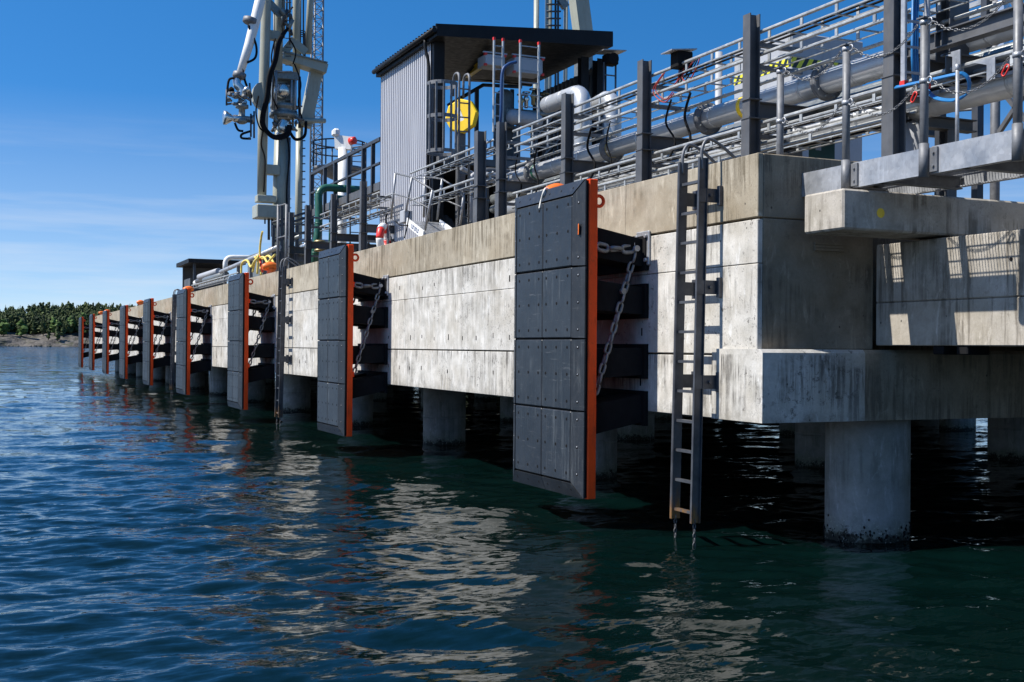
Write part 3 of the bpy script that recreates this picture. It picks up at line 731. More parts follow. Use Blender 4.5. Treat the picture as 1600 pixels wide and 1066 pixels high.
# ------------------------------------------------------------------ walkway with chains at the near end
WX0, WX1 = .52, 1.50
g0 = at(1230, 312, X=WX0); gt = at(1230, 276, X=WX0)
ZG0, ZG1 = g0.z, gt.z; YG = g0.y; YN = 2.0
wk = thing('walkway', 'galvanised steel walkway with grating deck leading off the pier corner', 'walkway', (WX0, YG, ZG0))
def channel(mb, x, face, y0, y1, z0, z1, fl=.07, t=.01):
    mb.box(x, x + face * t, y0, y1, z0, z1); mb.box(x + face * t, x + face * fl, y0, y1, z1 - t, z1); mb.box(x + face * t, x + face * fl, y0, y1, z0, z0 + t)
pxs = [1219, 1323, 1443, 1590]; pys = [Yat(p, WX0 - .04, 200) for p in pxs]; stp = (pys[0] - pys[3]) / 3
pys = [pys[0] - stp * i for i in range(7)]
ends = [YG + .0] + [y - .05 for y in pys[1:]]
for a, b in zip(ends, [y + .05 for y in pys[1:]] + [YN]):
    if a - b > .2:
        mb = MB(); channel(mb, WX0, 1, b + .0, a, ZG0, ZG1); mb.build('edge_beam', M['galv'], wk)
mb = MB(); channel(mb, WX1, -1, YN, YG, ZG0 + .02, ZG1); mb.build('inner_beam', M['galv'], wk)
for y in np.arange(YN + .4, YG - .1, 1.0):
    mb = MB(); mb.hbeam((WX0 + .02, y, ZG0 + .06), (WX1 - .02, y, ZG0 + .06), .07, .12, side=V((0, 1, 0))); mb.build('cross_beam', M['galv_dark'], wk)
gr = MB(); zg = ZG1 - .004
for y in np.arange(YN + .02, YG - .01, .034): gr.box(WX0 + .012, WX1 - .012, y - .0018, y + .0018, zg - .03, zg)
for x in np.arange(WX0 + .1, WX1 - .02, .1): gr.box(x - .003, x + .003, YN, YG, zg - .012, zg - .001)
tag(gr.build('grating', M['galv'], wk), None, None, None, 'stuff')
zr = at(1219, 108, X=WX0 - .04).z
for i, y in enumerate(pys):
    x = WX0 - .04
    mb = MB(); mb.cyl((x, y, ZG0 - .01), (x, y, zr), .036, 14); mb.box(x - .05, x + .05, y - .045, y + .045, zr, zr + .012)
    po = mb.build('post', M['galv_dark'], wk)
    mb = MB(); mb.cyl((x, y, ZG0 - .03), (x, y, ZG0 + .26), .043, 14); mb.box(x + .02, x + .05, y - .13, y - .04, ZG0 + .01, ZG1 - .01, .003)
    for z in (ZG0 + .06, ZG1 - .06): mb.cyl((x + .03, y - .09, z), (x + .005, y - .09, z), .012, 6)
    mb.build('socket', M['galv_dark'], po)
    for z in (zr - .03, zr - .53):
        mb = MB(); mb.lathe((x, y, z), [(.042, -.02), (.042, .02)], 12); mb.build('band', M['galv'], po)
        mb = MB(); mb.tube(arc((x, y - .06, z), V((0, 1, 0)), V((0, 0, 1)), .028, 0, 2 * pi, 10)[:-1], .008, 6, closed=True); mb.build('chain_ring', M['galv'], po)
clab = ['first', 'second', 'third', 'fourth', 'fifth', 'sixth']
for i in range(5):
    for j, z in enumerate((zr - .03, zr - .53)):
        x = WX0 - .04; a = V((x, pys[i] - .085, z)); b = V((x, pys[i + 1] + .085, z)); mb = MB()
        mb.chain(cat_(a, b, .17 + .02 * j, 16), .050, .027, .0042, 5, 3, V((1, 0, 0)))
        o = mb.build('safety_chain', M['small_chain'], None, a)
        tag(o, f'{"upper" if j == 0 else "lower"} sagging chain in the {clab[i]} gap between walkway posts from the corner', 'chain', 'safety chains of the walkway')
for (px, py) in ((1428, 152), (1571, 110)):
    p = at(px, py, X=WX0 - .04); mb = MB(); mb.link(p, V((0, -.6, .8)), V((0, .8, .6)), .11, .055, .007, 6, 4)
    tag(mb.build('snap_hook', M['red']), 'red and white hook link in the %s lower safety chain' % ('third' if px > 1500 else 'second'), 'hook', 'hooks on the safety chains')

# ------------------------------------------------------------------ pipe rack
RX = 1.70; ZP = 6.08
z1_ = at(1160, 62, X=1.82).z - .07; z2_ = at(1158, 97, X=1.82).z - .07; z3_ = at(1151, 204, X=1.82).z - .07
rack_posts = []
def rack_post(px, lb, top=ZP, cross=True, wdt=.17):
    y = Yat(px, RX)
    t = thing('rack_post', lb, 'post', (RX, y, ZT - .35), 'steel posts of the pipe rack')
    mb = MB(); mb.hbeam((RX, y, 4.80), (RX, y, top), wdt * .88, wdt * .88, .014, .01, V((0, 1, 0))); mb.build('upper_post', M['steel_dark'], t)
    mb = MB(); mb.hbeam((RX, y, ZT - .36), (RX, y, 4.80), wdt, wdt, .016, .011, V((0, 1, 0))); mb.build('lower_post', M['steel_dark'], t)
    for zz in (4.80, 5.03): mb = MB(); mb.box(RX - wdt * .56, RX + wdt * .56, y - wdt * .56, y + wdt * .56, zz, zz + .015); mb.build('collar_plate', M['steel_dark'], t)
    if cross:
        mb = MB(); mb.hbeam((RX + .09, y, 4.92), (RX + 3.2, y, 4.92), .12, .2, .014, .01, V((0, 1, 0))); mb.build('cross_beam', M['steel_dark'], t)
        for (za, zb) in ((z2_ - .11, z2_ - .057), (z1_ - .11, z1_ - .057), (z3_ - .11, z3_ - .057)): mb = MB(); mb.box(RX + .08, RX + .75, y - .03, y + .03, za, zb); mb.build('bracket_arm', M['galv_dark'], t)
    if cross: mb = MB(); mb.hbeam((RX + 3.1, y, ZT - .36), (RX + 3.1, y, 5.05), .15, .15, .014, .01, V((0, 1, 0))); mb.build('inner_post', M['steel_dark'], t)
    if cross and px < 1300: mb = MB(); mb.bar((RX + .1, y + .0, 4.2), (RX + 1.0, y, 4.80), .06, .06); mb.build('knee_brace', M['steel_dark'], t)
    mb = MB(); mb.box(RX - .16, RX + .16, y - .16, y + .16, ZT - .35, ZT - .33); mb.build('base_plate', M['steel_dark'], t)
    return t
for px, lb in ((1395, 'tall grey rack post beside the second walkway post'), (1172, 'grey rack post just left of the pier corner'), (1005, 'grey rack post left of the nearest ladder'),
               (885, 'grey rack post behind the orange bollard of the nearest fender'), (782, 'grey rack post in front of the cabin, right of the blue cable'), (749, 'thick short rack post left of the blue cable, before the cabin'),
               (567, 'dark rack post left of the corrugated cabin wall'), (521, 'dark rack post behind the green pipes'), (481, 'dark rack post left of the green pipes'), (455, 'farthest dark rack post under the loading arm')):
    rack_post(px, lb, 8.2 if px == 1395 else ZP, px not in (749,), .20 if px == 749 else .17)

def tray(px0, px1, x, wd, z, lb, cables=True, y0=None):
    ya = Yat(px1, x) if y0 is None else y0; ybb = Yat(px0, x)
    if ya > ybb: ya, ybb = ybb, ya
    t = thing('cable_tray', lb, 'cable tray', (x, ya, z), 'cable trays on the pipe rack')
    for xx in (x, x + wd):
        mb = MB(); mb.box(xx - .020, xx + .020, ya, ybb, z + .050, z + .095, .014); mb.box(xx - .012, xx + .012, ya, ybb, z - .055, z - .042)
        for y in np.arange(ya + .15, ybb, .62): mb.box(xx - .008, xx + .008, y - .022, y + .022, z - .036, z + .046)
        mb.build('side_rail', M['tray'], t)
    mb = MB()
    for y in np.arange(ya + .1, ybb, .42): mb.box(x + .01, x + wd - .01, y - .011, y + .011, z - .054, z - .038)
    tag(mb.build('rungs', M['tray'], t), None, None, None, 'stuff')
    if cables:
        mb = MB()
        for k in range(2):
            xx = x + .09 + (wd - .18) * k; r = random.choice((.010, .014))
            mb.tube([(xx + random.uniform(-.015, .015), y, z - .034 + r) for y in np.arange(ya, ybb, 1.3)], r, 6)
        tag(mb.build('cables', M['black'], t), None, None, None, 'stuff')
def zat(px, py, x): return at(px, py, X=x).z
z1 = zat(1160, 62, 1.82) - .07; z2 = zat(1158, 97, 1.82) - .07; z3 = zat(1151, 204, 1.82) - .07
tray(800, 1600, 1.82, .30, z1, 'uppermost cable tray on the rack, crossing the sky', True, 3.0)
tray(803, 1600, 1.82, .30, z2, 'second cable tray from the top, below the junction box', False, 3.0)
tray(800, 1600, 1.82, .30, z3, 'cable tray low on the rack just above the pier edge', True, 3.0)
tray(800, 1600, 1.86, .30, z3 - .24, 'lowest cable tray on the rack, half hidden by the pier edge', True, 9.7)
tray(640, 770, 1.9, .38, zat(720, 245, 1.9), 'upper cable tray in front of the dark cabin column', True)
tray(640, 770, 1.9, .38, zat(720, 292, 1.9), 'lower cable tray in front of the dark cabin column', True)
tray(500, 592, 1.9, .38, zat(575, 312, 1.9), 'upper cable tray left of the corrugated cabin wall', True)
tray(500, 592, 1.9, .38, zat(575, 333, 1.9), 'lower cable tray left of the corrugated cabin wall', True)
tray(300, 372, 1.0, .3, zat(340, 438, 1.0), 'small far cable tray on the pier edge by the shelter', False)
tray(590, 800, 1.0, .3, ZT + .12, 'low cable tray lying along the pier edge before the cabin', True)

def pipe(name, mat, pts, r, lb, cat='pipe', n=16, group=None, bands=0, bend=.0, flange=None, bmat='clad'):
    path = pipe_path(pts, bend) if bend else pts
    t = thing(name, lb, cat, path[0], group)
    mb = MB(); mb.tube(path, r, n); mb.build('pipe_body', mat, t)
    if bands:
        mb = MB()
        tot = sum((V(b) - V(a)).length for a, b in zip(path, path[1:])); d = bands
        acc = 0
        for a, b in zip(path, path[1:]):
            a = V(a); b = V(b); ln = (b - a).length
            while d < acc + ln:
                p = a.lerp(b, (d - acc) / ln); u = (b - a).normalized(); mb.lathe(p - u * .02, [(r + .001, 0), (r + .006, .004), (r + .006, .036), (r + .001, .04)], n, u); d += bands
            acc += ln
        tag(mb.build('bands', M[bmat], t), None, None, None, 'stuff')
    return t
zb1 = zat(1151, 172, 2.5); 
pipe('pipeline', M['clad'], [(2.5, 3, zb1), (2.5, Yat(790, 2.5), zb1)], .15, 'large silver clad pipeline along the middle of the rack', bands=1.0)
pipe('pipeline', M['machine'], [(2.95, 3, zb1 - .16), (2.95, Yat(790, 2.95), zb1 - .16)], .10, 'grey pipeline beside the large silver pipeline', bands=1.3, bmat='machine')
zb2 = zat(1330, 192, 2.3)
pipe('pipeline', M['clad'], [(2.3, 3, zb2), (2.3, Yat(1150, 2.3), zb2), (2.3, Yat(800, 2.3), zb2)], .155, 'fat lowest pipeline just above the pier top', bands=1.1)
pipe('pipeline', M['machine'], [(3.35, 3, zb1 + .02), (3.35, 24, zb1 + .02)], .08, 'thin grey pipeline on the inner side of the rack', bands=1.7, bmat='machine')
pipe('pipeline', M['galv'], [(1.3, Yat(345, 1.3), zat(345, 425, 1.3)), (1.3, Yat(436, 1.3), zat(436, 386, 1.3))], .075, 'pale pipe along the pier edge left of the loading arm', bands=2.0, bmat='galv')
pipe('pipeline', M['white'], [(2.2, Yat(352, 2.2), zat(352, 425, 2.2)), (2.2, Yat(352, 2.2), zat(352, 402, 2.2)), (2.2 + 2.2, Yat(352, 2.2), zat(352, 402, 2.2) + .05)], .10, 'white bent pipe end above the far shelter', bend=.35)
pipe('conduit', M['tray'], [(2.24, 3, zb1 + .15), (2.24, Yat(795, 2.24), zb1 + .15)], .024, 'thin bright conduit along the top of the large pipeline', n=8, bands=.8, bmat='tray')
for (x_, dz, r_, lb) in ((2.75, -.22, .07, 'dark pipe under the rack cross beams, nearest the water'), (3.1, -.30, .09, 'dark pipe under the rack cross beams, in the middle'), (3.5, -.18, .06, 'dark pipe under the rack cross beams, farthest inland')):
    pipe('dark_pipe', M['machine'], [(x_, 4, zb1 + dz), (x_, Yat(770, x_), zb1 + dz)], r_, lb, n=10, bands=1.1, bmat='steel_dark')
for k, px in enumerate((820, 850, 935, 965, 1060, 1090)):
    y = Yat(px, 2.2); a_ = V((2.0, y, z3 - .05)); pipe('drop_cable', M['black'], spline([(2.0, y - .1, z2 - .02), (2.05, y + .12, z2 - .3), (2.1, y - .05 + .1 * (k % 2), z3 + .25), a_]), .012 + .004 * (k % 3), 'black cable dropping between the trays, ' + ('first', 'second', 'third', 'fourth', 'fifth', 'sixth')[k] + ' from the cabin', 'cable', 6, 'cables dropping between the trays')
# silver elbows before the cabin
e1 = at(911, 150, X=3.4)
pipe('elbow_pipe', M['clad'], [(3.4, e1.y, 3.6), (3.4, e1.y, at(911, 143, X=3.4).z), (3.4, Yat(862, 3.4, 160) + .2, at(866, 160, X=3.4).z)], .165, 'silver clad elbow pipe in front of the cabin, left one of two', bend=.34, bands=.55)
e2 = at(958, 150, X=4.0)
pipe('elbow_pipe', M['clad'], [(4.0, e2.y, 3.6), (4.0, e2.y, at(958, 150, X=4.0).z), (4.0, Yat(930, 4.0, 160), at(925, 168, X=4.0).z)], .165, 'silver clad elbow pipe right of the cabin column, right one of two', bend=.34, bands=.55)
v1 = at(1123, 130, X=4.2)
pipe('vent_pipe', M['grey_paint'], [(4.2, v1.y, 3.6), (4.2, v1.y, at(1123, 82, X=4.2).z)], .06, 'white upright pipe between the rack posts left of the hazard-striped box')
# green hose pipes
q = 2.3
gy_ = Yat(497, q, 300)
pipe('green_pipe', M['green'], [(q + 2.6, gy_ + .05, zat(500, 291, q)), (q, gy_, zat(500, 291, q)), (q, gy_ - .15, zat(497, 350, q)), (q - .25, gy_ - .2, 3.75)], .115, 'green pipe bending down towards the second fender', bend=.35, bands=.9, bmat='green')
fl = MB(); p = at(500, 384, X=q - .15)
t = thing('hose_coupling', 'dull brass coupling on the foot of the green pipe', 'coupling', p)
fl.lathe(p - V((0, 0, .18)), [(.13, 0), (.17, .02), (.17, .06), (.13, .08), (.13, .24), (.18, .26), (.18, .32), (.13, .34)], 16); fl.build('coupling_body', M['brass'], t)
pipe('green_pipe', M['green'], [(q + .9, gy_ + .3, zat(500, 300, q) - .1), (q + .45, gy_, zat(500, 300, q) - .12), (q + .4, gy_ - .1, 3.6)], .10, 'second green pipe hanging behind the first one', bend=.3, bands=1.1, bmat='brass')
for k, px in enumerate((1290, 1105, 955, 835)):
    y = Yat(px, 2.5); t = thing('pipe_flange', 'bolted flange pair on the large pipeline, ' + ('first', 'second', 'third', 'fourth')[k] + ' from the near end', 'flange', (2.5, y, zb1), 'flanges on the large pipeline')
    for s_ in (-1, 1):
        mb = MB(); mb.lathe((2.5, y + s_ * .022 - .017, zb1), [(.15, 0), (.225, .001), (.225, .033), (.15, .034)], 24, V((0, 1, 0))); mb.build('flange_ring', M['galv_dark'], t)
    mb = MB()
    for q_ in range(10): a = q_ * pi / 5; mb.cyl((2.5 + .195 * cos(a), y - .07, zb1 + .195 * sin(a)), (2.5 + .195 * cos(a), y + .07, zb1 + .195 * sin(a)), .012, 6)
    tag(mb.build('bolts', M['machine'], t), None, None, None, 'stuff')
for k, px in enumerate((1240, 1040, 920)):
    y = Yat(px, 2.3); mb = MB(); mb.lathe((2.3, y - .03, zb2), [(.157, 0), (.166, .004), (.166, .06), (.157, .064)], 20, V((0, 1, 0))); mb.box(2.2, 2.4, y - .03, y + .03, zb2 - .3, zb2 - .15)
    tag(mb.build('pipe_clamp', M['steel_dark'], None, (2.3, y, zb2)), 'dark clamp round the fat lowest pipeline, ' + ('first', 'second', 'third')[k] + ' from the near end', 'clamp', 'clamps on the lowest pipeline')
for (px, dz, mt, lb) in ((955, .0, 'yellow', 'yellow tape wrapped round the large pipeline by the elbow pipes'), (1165, -.01, 'yellow', 'yellow tape on the large pipeline behind the corner rack post'), (840, .0, 'green', 'green tape wrapped round the large pipeline in front of the cabin')):
    y = Yat(px, 2.5); mb = MB(); mb.lathe((2.5, y - .04, zb1), [(.151, 0), (.1535, .002), (.1535, .078), (.151, .08)], 24, V((0, 1, 0))); tag(mb.build('marker_tape', M[mt], None, (2.5, y, zb1)), lb, 'tape')
# junction box on the upper tray
jb = at(1065, 96, X=1.86)
t = thing('junction_box', 'black junction box with a sunlit cover and looped cables on the upper tray', 'junction box', jb)
mb = MB(); mb.box(1.74, 1.98, jb.y - .10, jb.y + .10, jb.z - .10, jb.z + .12, .01); mb.build('box_body', M['black'], t)
mb = MB(); mb.prism([(1.62, jb.z + .10), (2.02, jb.z + .15), (2.02, jb.z + .165), (1.62, jb.z + .115)], 'y', jb.y - .14, jb.y + .15); mb.build('box_cover', M['galv'], t)
for k, mt in enumerate(('red_dark', 'black', 'black', 'red_dark')):
    mb = MB(); yk = jb.y - .06 + .04 * k
    mb.tube(spline([(1.86, yk, jb.z - .1), (1.85, yk + .02, jb.z - .24), (1.84, yk - .15 + .1 * k, jb.z - .32), (1.86, yk - .30 + .06 * k, jb.z - .18), (1.9, yk - .34, jb.z - .02)]), .009, 6); mb.build('cable_loop', M[mt], t)
mb = MB(); cy = Yat(1033, 1.78); mb.tube(spline([(1.78, cy - .02, z1 + .02), (1.74, cy + .16, z1 - .14), (1.74, cy + .14, z2 + .02), (1.76, cy - .1, z2 - .12), (1.8, cy - .28, z2 - .02)]), .008, 6)
mb.tube(spline([(1.79, cy - .05, z1 + .03), (1.75, cy + .11, z1 - .12), (1.75, cy + .1, z2 + .05), (1.77, cy - .1, z2 - .08), (1.8, cy - .24, z2)]), .007, 6)
tag(mb.build('cable_loop', M['red_dark']), 'red cable loop hanging between the two upper trays', 'cable')

# hazard-striped grey box
hx, = (4.2,); hc = at(1237, 95, X=hx)
hw_, hd = 1.35, 1.5
t = thing('equipment_cabinet', 'big light grey cabinet with a yellow and black hazard band behind the trays', 'cabinet', (hx, hc.y, 3.55))
mb = MB(); mb.box(hx, hx + hw_, hc.y, hc.y + hd, 3.6, zat(1237, 50, hx), .012); mb.build('cabinet_body', M['grey_paint'], t)
z_a = zat(1237, 103, hx); z_b = zat(1237, 89, hx)
mb = MB(); mb.box(hx - .004, hx, hc.y + .0, hc.y + hd, z_a, z_b); mb.build('hazard_band', M['hazard_a'], t)
mb = MB(); mb.box(hx - .004, hx + hw_, hc.y - .004, hc.y - .0005, z_a - .02, z_b); mb.build('hazard_band', M['hazard_b'], t)
mb = MB(); mb.box(hx - .03, hx, hc.y - .02, hc.y + hd, z_a - .34, z_a - .26); mb.build('trim_rail', M['galv_dark'], t)
sg_ = at(1282, 226, X=3.3)
t = thing('safety_sign', 'small dark green escape sign with pale figure and arrow under the pipes', 'sign', (3.3, sg_.y, 3.55))
gsg = paint('sign_green', (.008, .05, .03), .4)
mb = MB(); mb.box(3.12, 3.54, sg_.y, sg_.y + .02, sg_.z - .34, sg_.z + .22, .004); mb.build('sign_plate', gsg, t)
mb = MB(); yy = sg_.y - .003
mb.lathe((3.26, yy, sg_.z + .19), [(.04, 0), (.04, .003)], 12, V((0, 1, 0))); mb.box(3.22, 3.31, yy, yy + .003, sg_.z - .08, sg_.z + .14)
mb.box(3.30, 3.39, yy, yy + .003, sg_.z - .22, sg_.z - .205); mb.prism([(3.33, sg_.z - .30), (3.37, sg_.z - .26), (3.33, sg_.z - .22), (3.31, sg_.z - .24), (3.335, sg_.z - .26), (3.31, sg_.z - .28)][::-1], 'y', yy, yy + .003)
mb.box(3.42, 3.50, yy, yy + .003, sg_.z - .27, sg_.z - .25); mb.box(3.45, 3.47, yy - .001, yy + .002, sg_.z - .30, sg_.z - .22); mb.build('sign_symbols', M['galv'], t)
tp = MB()
tp.cyl((3.3, sg_.y + .04, 3.55), (3.3, sg_.y + .04, sg_.z - .30), .03, 8); tp.build('sign_post', M['steel_dark'], t)

# ------------------------------------------------------------------ right-hand steelwork above the walkway
bx = 1.80
ba = at(1400, 92, X=bx); bz = at(1500, 54, X=bx).z
t = thing('steel_beam', 'long dark steel beam running from the tall post over the walkway', 'beam', (bx, 8, bz))
mb = MB(); mb.hbeam((bx, Yat(1385, bx), bz), (bx, 2.0, bz), .12, .17, .014, .01, V((1, 0, 0))); mb.build('beam_body', M['steel_dark'], t)
mb = MB()
for px in (1466, 1477): y = Yat(px, bx); mb.box(bx - .06, bx, y - .004, y + .004, bz - .07, bz + .07)
mb.build('stiffener', M['steel_dark'], t)
py_ = Yat(1486, 2.3)
t = thing('steel_column', 'broad dark steel column rising out of the picture at upper right', 'column', (2.3, py_, 4.9)); mb = MB(); mb.hbeam((2.3, py_, zb1 - .26), (2.3, py_, 8.5), .26, .2, .016, .012, V((1, 0, 0))); mb.build('column_body', M['steel_dark'], t)
cb = Yat(1500, 1.95)
t = thing('steel_beam', 'short dark cross beam under the pipes at upper right', 'beam', (1.95, cb, 4.6)); zz = at(1500, 103, X=1.9).z; mb = MB(); mb.hbeam((1.75, cb, zz), (5.2, cb, zz), .14, .22, .014, .01, V((0, 1, 0))); mb.build('beam_body', M['steel_dark'], t)
pp = at(1420, 200, X=2.2)
t = thing('pipe_support', 'round grey pedestal with a dark beam on top behind the tall post', 'support', (2.2, pp.y, 3.4)); mb = MB(); mb.cyl((2.2, pp.y, 3.0), (2.2, pp.y, zat(1420, 196, 2.2)), .13, 20); mb.build('pedestal', M['grey_paint'], t)
zz = zat(1420, 188, 2.2); mb = MB(); mb.hbeam((1.85, pp.y, zz), (3.1, pp.y, zz), .14, .13, .012, .01, V((0, 1, 0))); mb.build('support_beam', M['steel_dark'], t); mb = MB(); mb.hbeam((2.75, pp.y, 3.0), (2.75, pp.y, zz - .07), .13, .13, .012, .01, V((1, 0, 0))); mb.build('support_leg', M['steel_dark'], t)
# upright cable ladder with red end caps and blue hose
def cable_ladder(pa_, pb_, top_py, bot_py, X, lb, caps='bottom', depth=0.0, rung=.25):
    a0 = at(pa_, top_py, X=X); b0 = at(pb_, top_py, Y=a0.y); z_t = a0.z; z_bt = zat(pa_, bot_py, X)
    t = thing('cable_ladder', lb, 'cable ladder', (a0.x, a0.y, z_bt), 'upright cable ladders')
    wd = (b0.x - a0.x)
    for i, x in enumerate((a0.x, a0.x + wd)):
        mb = MB(); mb.box(x - .018, x + .018, a0.y - .03, a0.y + .03, z_bt, z_t, .006); r = mb.build('side_rail', M['tray'] if X > 2.5 else M['galv'], t)
        mb = MB()
        if caps in ('bottom', 'both'): mb.box(x - .022, x + .022, a0.y - .034, a0.y + .034, z_bt - .04, z_bt + .01)
        if caps in ('top', 'both'): mb.box(x - .022, x + .022, a0.y - .034, a0.y + .034, z_t - .01, z_t + .05)
        mb.build('end_cap', M['red'], r)
    k = 0; rg = None
    for z in np.arange(z_bt + .1, z_t, rung):
        if rg is None: mb = MB(); mb.box(a0.x + .018, a0.x + wd - .018, a0.y - .012, a0.y + .012, z_bt + .09, z_bt + .11); rg = mb.build('rung', M['galv'], t)
        else: inst(rg, t, (0, 0, z - z_bt - .1))
    return a0, wd, z_bt, z_t
cl = cable_ladder(1413, 1449, -40, 128, 1.3, 'upright cable ladder with red foot caps beside the tall rack post')
mb = MB(); x, y = cl[0].x + cl[1] - .07, cl[0].y + .05
for k in range(3): mb.tube([(x - .03 * k, y, cl[3]), (x - .03 * k, y + .01, cl[2] + .3), (x - .03 * k + .01, y, cl[2] + .02)], .016, 6)
tag(mb.build('cable_bundle', M['blue']), 'light blue cables running down the upright ladder at upper right', 'cables')
mb = MB(); 
pts = [at(a, b, X=1.25 + .05 * i) for i, (a, b) in enumerate([(1398, 138), (1445, 128), (1490, 118), (1504, 117), (1513, 128), (1510, 148), (1488, 158), (1460, 154), (1446, 140)])]
for k in range(3): mb.tube([p + V((.02 * k, .012 * k, .012 * k)) for p in spline(pts, 6)], .011, 6)
tag(mb.build('cable_loop', M['blue']), 'coiled blue cable loop hanging below the pipes at right', 'cable')
# brackets with slots and small standpipe below the cross beam
for px, py, lb in ((1494, 95, 'galvanised slotted hanger bracket, left of the two beneath the dark cross beam'), (1548, 108, 'galvanised slotted hanger bracket, right of the two beneath the dark cross beam')):
    p = at(px, py, X=1.75); mb = MB(); mb.prism([(p.y - .05, p.z - .1), (p.y + .05, p.z - .1), (p.y + .05, p.z + .05), (p.y + .2, p.z + .1), (p.y - .05, p.z + .1)], 'x', p.x, p.x + .012); mb.box(p.x - .002, p.x + .014, p.y - .008, p.y + .008, p.z - .05, p.z + .03)
    tag(mb.build('hanger_bracket', M['galv'], None, p), lb, 'bracket', 'hanger brackets')
p = at(1496, 110, X=1.2); pb2 = at(1496, 214, X=1.2)
tag(MB().cyl((p.x, p.y, ZG1), (p.x, p.y, p.z), .018, 10).lathe((p.x, p.y, p.z), [(.018, 0), (.024, .01), (.024, .05), (.01, .06)], 10).build('standpipe', M['galv'], None, (p.x, p.y, ZG1)), 'thin upright tube behind the blue cable loop', 'tube')
# far railing and braced trestle seen through the gap at the right
rl = thing('trestle', 'distant steel trestle with diagonal braces at the right edge', 'trestle', at(1560, 215, X=6.5))
tp_ = [(1556, 95), (1625, 60)]
for i, (px, py) in enumerate(tp_):
    a = at(px, py - 90, X=6.5); mb = MB(); mb.cyl((a.x, a.y, 1.9), (a.x, a.y, a.z + 1.0), .07 if i == 0 else .06, 12); mb.build('leg', M['galv_dark'], rl)
for (a, b) in (((1556, 215), (1625, 110)), ((1556, 130), (1625, 215)), ((1556, 20), (1625, -60)), ((1556, -40), (1625, 70))):
    mb = MB(); mb.bar(at(*a, X=6.5), at(*b, X=6.5), .06, .06); mb.build('brace', M['steel_dark'], rl)
rl = thing('guard_rail', 'far guard rail with two bars behind the standpipe', 'railing', at(1500, 230, X=4.5))
for px in (1470, 1528):
    a = at(px, 105, X=4.5); mb = MB(); mb.box(a.x - .05, a.x + .05, a.y - .05, a.y + .05, 3.2, a.z + (.0 if px < 1500 else .1)); mb.build('post', M['rail_dark'], rl)
for py in (150, 172, 200):
    mb = MB(); mb.cyl(at(1466, py + 3, X=4.5), at(1532, py - 2, X=4.5), .02, 6); mb.build('rail', M['galv_dark'], rl)
rl = thing('steel_frame', 'dark upright frame members against the sky at the upper right corner', 'frame', at(1530, 40, X=4.0))
for px in (1541, 1568):
    a = at(px, 60, X=4.0); mb = MB(); mb.box(a.x - .045, a.x + .045, a.y - .045, a.y + .045, zb1, 8.3); mb.build('upright', M['rail_dark'] if px < 1550 else M['alu'], rl)
for py in (2, 14, 30):
    mb = MB(); mb.box(4.0, 4.03, Yat(1560, 4.0), Yat(1440, 4.0), zat(1500, py, 4.0) - .03, zat(1500, py, 4.0) + .03); mb.build('rail', M['tray'], rl)

# ------------------------------------------------------------------ cabin
CXa = 2.5; yN = Yat(672, CXa, 200); yF = Yat(594, CXa, 250)
ov = .10; yRn = Yat(680, CXa - ov); yRf = Yat(585, CXa - ov); ztN = zat(680, 42, CXa - ov); CXb = at(945, 200, Y=yN).x
ZD = 3.55
cb_ = thing('cabin', 'tall shed with pale corrugated side, black roof and open dark front', 'shed', (CXa, yN, ZD))
mb = MB(); nC = 26; wv = (yF - yN) / nC; P = []
for i in range(nC):
    y = yN + i * wv; P += [(CXa, y), (CXa, y + wv * .5), (CXa + .045, y + wv * .58), (CXa + .045, y + wv * .92)]
P.append((CXa, yF)); zc = ztN - .22
vs_ = [(x, y, ZD) for x, y in P] + [(x, y, zc) for x, y in P]; n = len(P)
mb.add(vs_, [(i, n + i, n + i + 1, i + 1) for i in range(n - 1)]); mb.box(CXa + .05, CXa + .09, yN + .02, yF - .02, ZD, zc); mb.build('side_wall', M['cladding'], cb_)
mb = MB(); P2 = [(CXb - .045 + (.045 if (i % 4) in (0, 1) else 0), yN + .3 + (yF - yN - .3) * i / 60) for i in range(61)]; n = len(P2)
mb.add([(x, y, ZD + 1.2) for x, y in P2] + [(x, y, zc) for x, y in P2], [(i, i + 1, n + i + 1, n + i) for i in range(n - 1)]); mb.box(CXb + .01, CXb + .04, yN + .3, yF, ZD + 1.2, zc); mb.build('side_wall', M['steel_dark'], cb_)
rt0 = ztN + .05; xr_ = at(958, 52, Y=yRn); rt1 = xr_.z; XR = xr_.x
mb = MB()
mb.add([(CXa - ov, yRn, rt0 - .05), (XR, yRn, rt1), (XR, yRf, rt1), (CXa - ov, yRf, rt0 - .05), (CXa - ov, yRn, rt0 - .28), (XR, yRn, rt1 - .32), (XR, yRf, rt1 - .32), (CXa - ov, yRf, rt0 - .28)],
       [(0, 1, 2, 3), (7, 6, 5, 4), (0, 4, 5, 1), (1, 5, 6, 2), (2, 6, 7, 3), (3, 7, 4, 0)]); rf = mb.build('roof', M['roof'], cb_)
mb = MB()
for i in range(24):
    y = yRn + .03 + (yRf - yRn - .06) * i / 23; mb.bar((CXa - ov - .02, y, rt0 - .03), (XR, y, rt1 + .02), .045, .05)
tag(mb.build('roof_ribs', M['roof'], rf), None, None, None, 'stuff')
mb = MB(); mb.tube([(CXa - ov - .06, yRn, rt0 - .15), (CXa - ov - .06, yRf, rt0 - .15)], .06, 8); mb.build('gutter', M['roof'], rf)
mb = MB(); mb.tube(pipe_path([(CXa - ov - .04, yN + .0, rt0 - .2), (CXa - ov - .04, yN + .0, rt0 - .4), (CXa - .06, yN - .05, rt0 - .75), (CXa - .06, yN - .05, ZD)], .2), .04, 8); mb.build('downpipe', M['roof'], cb_)
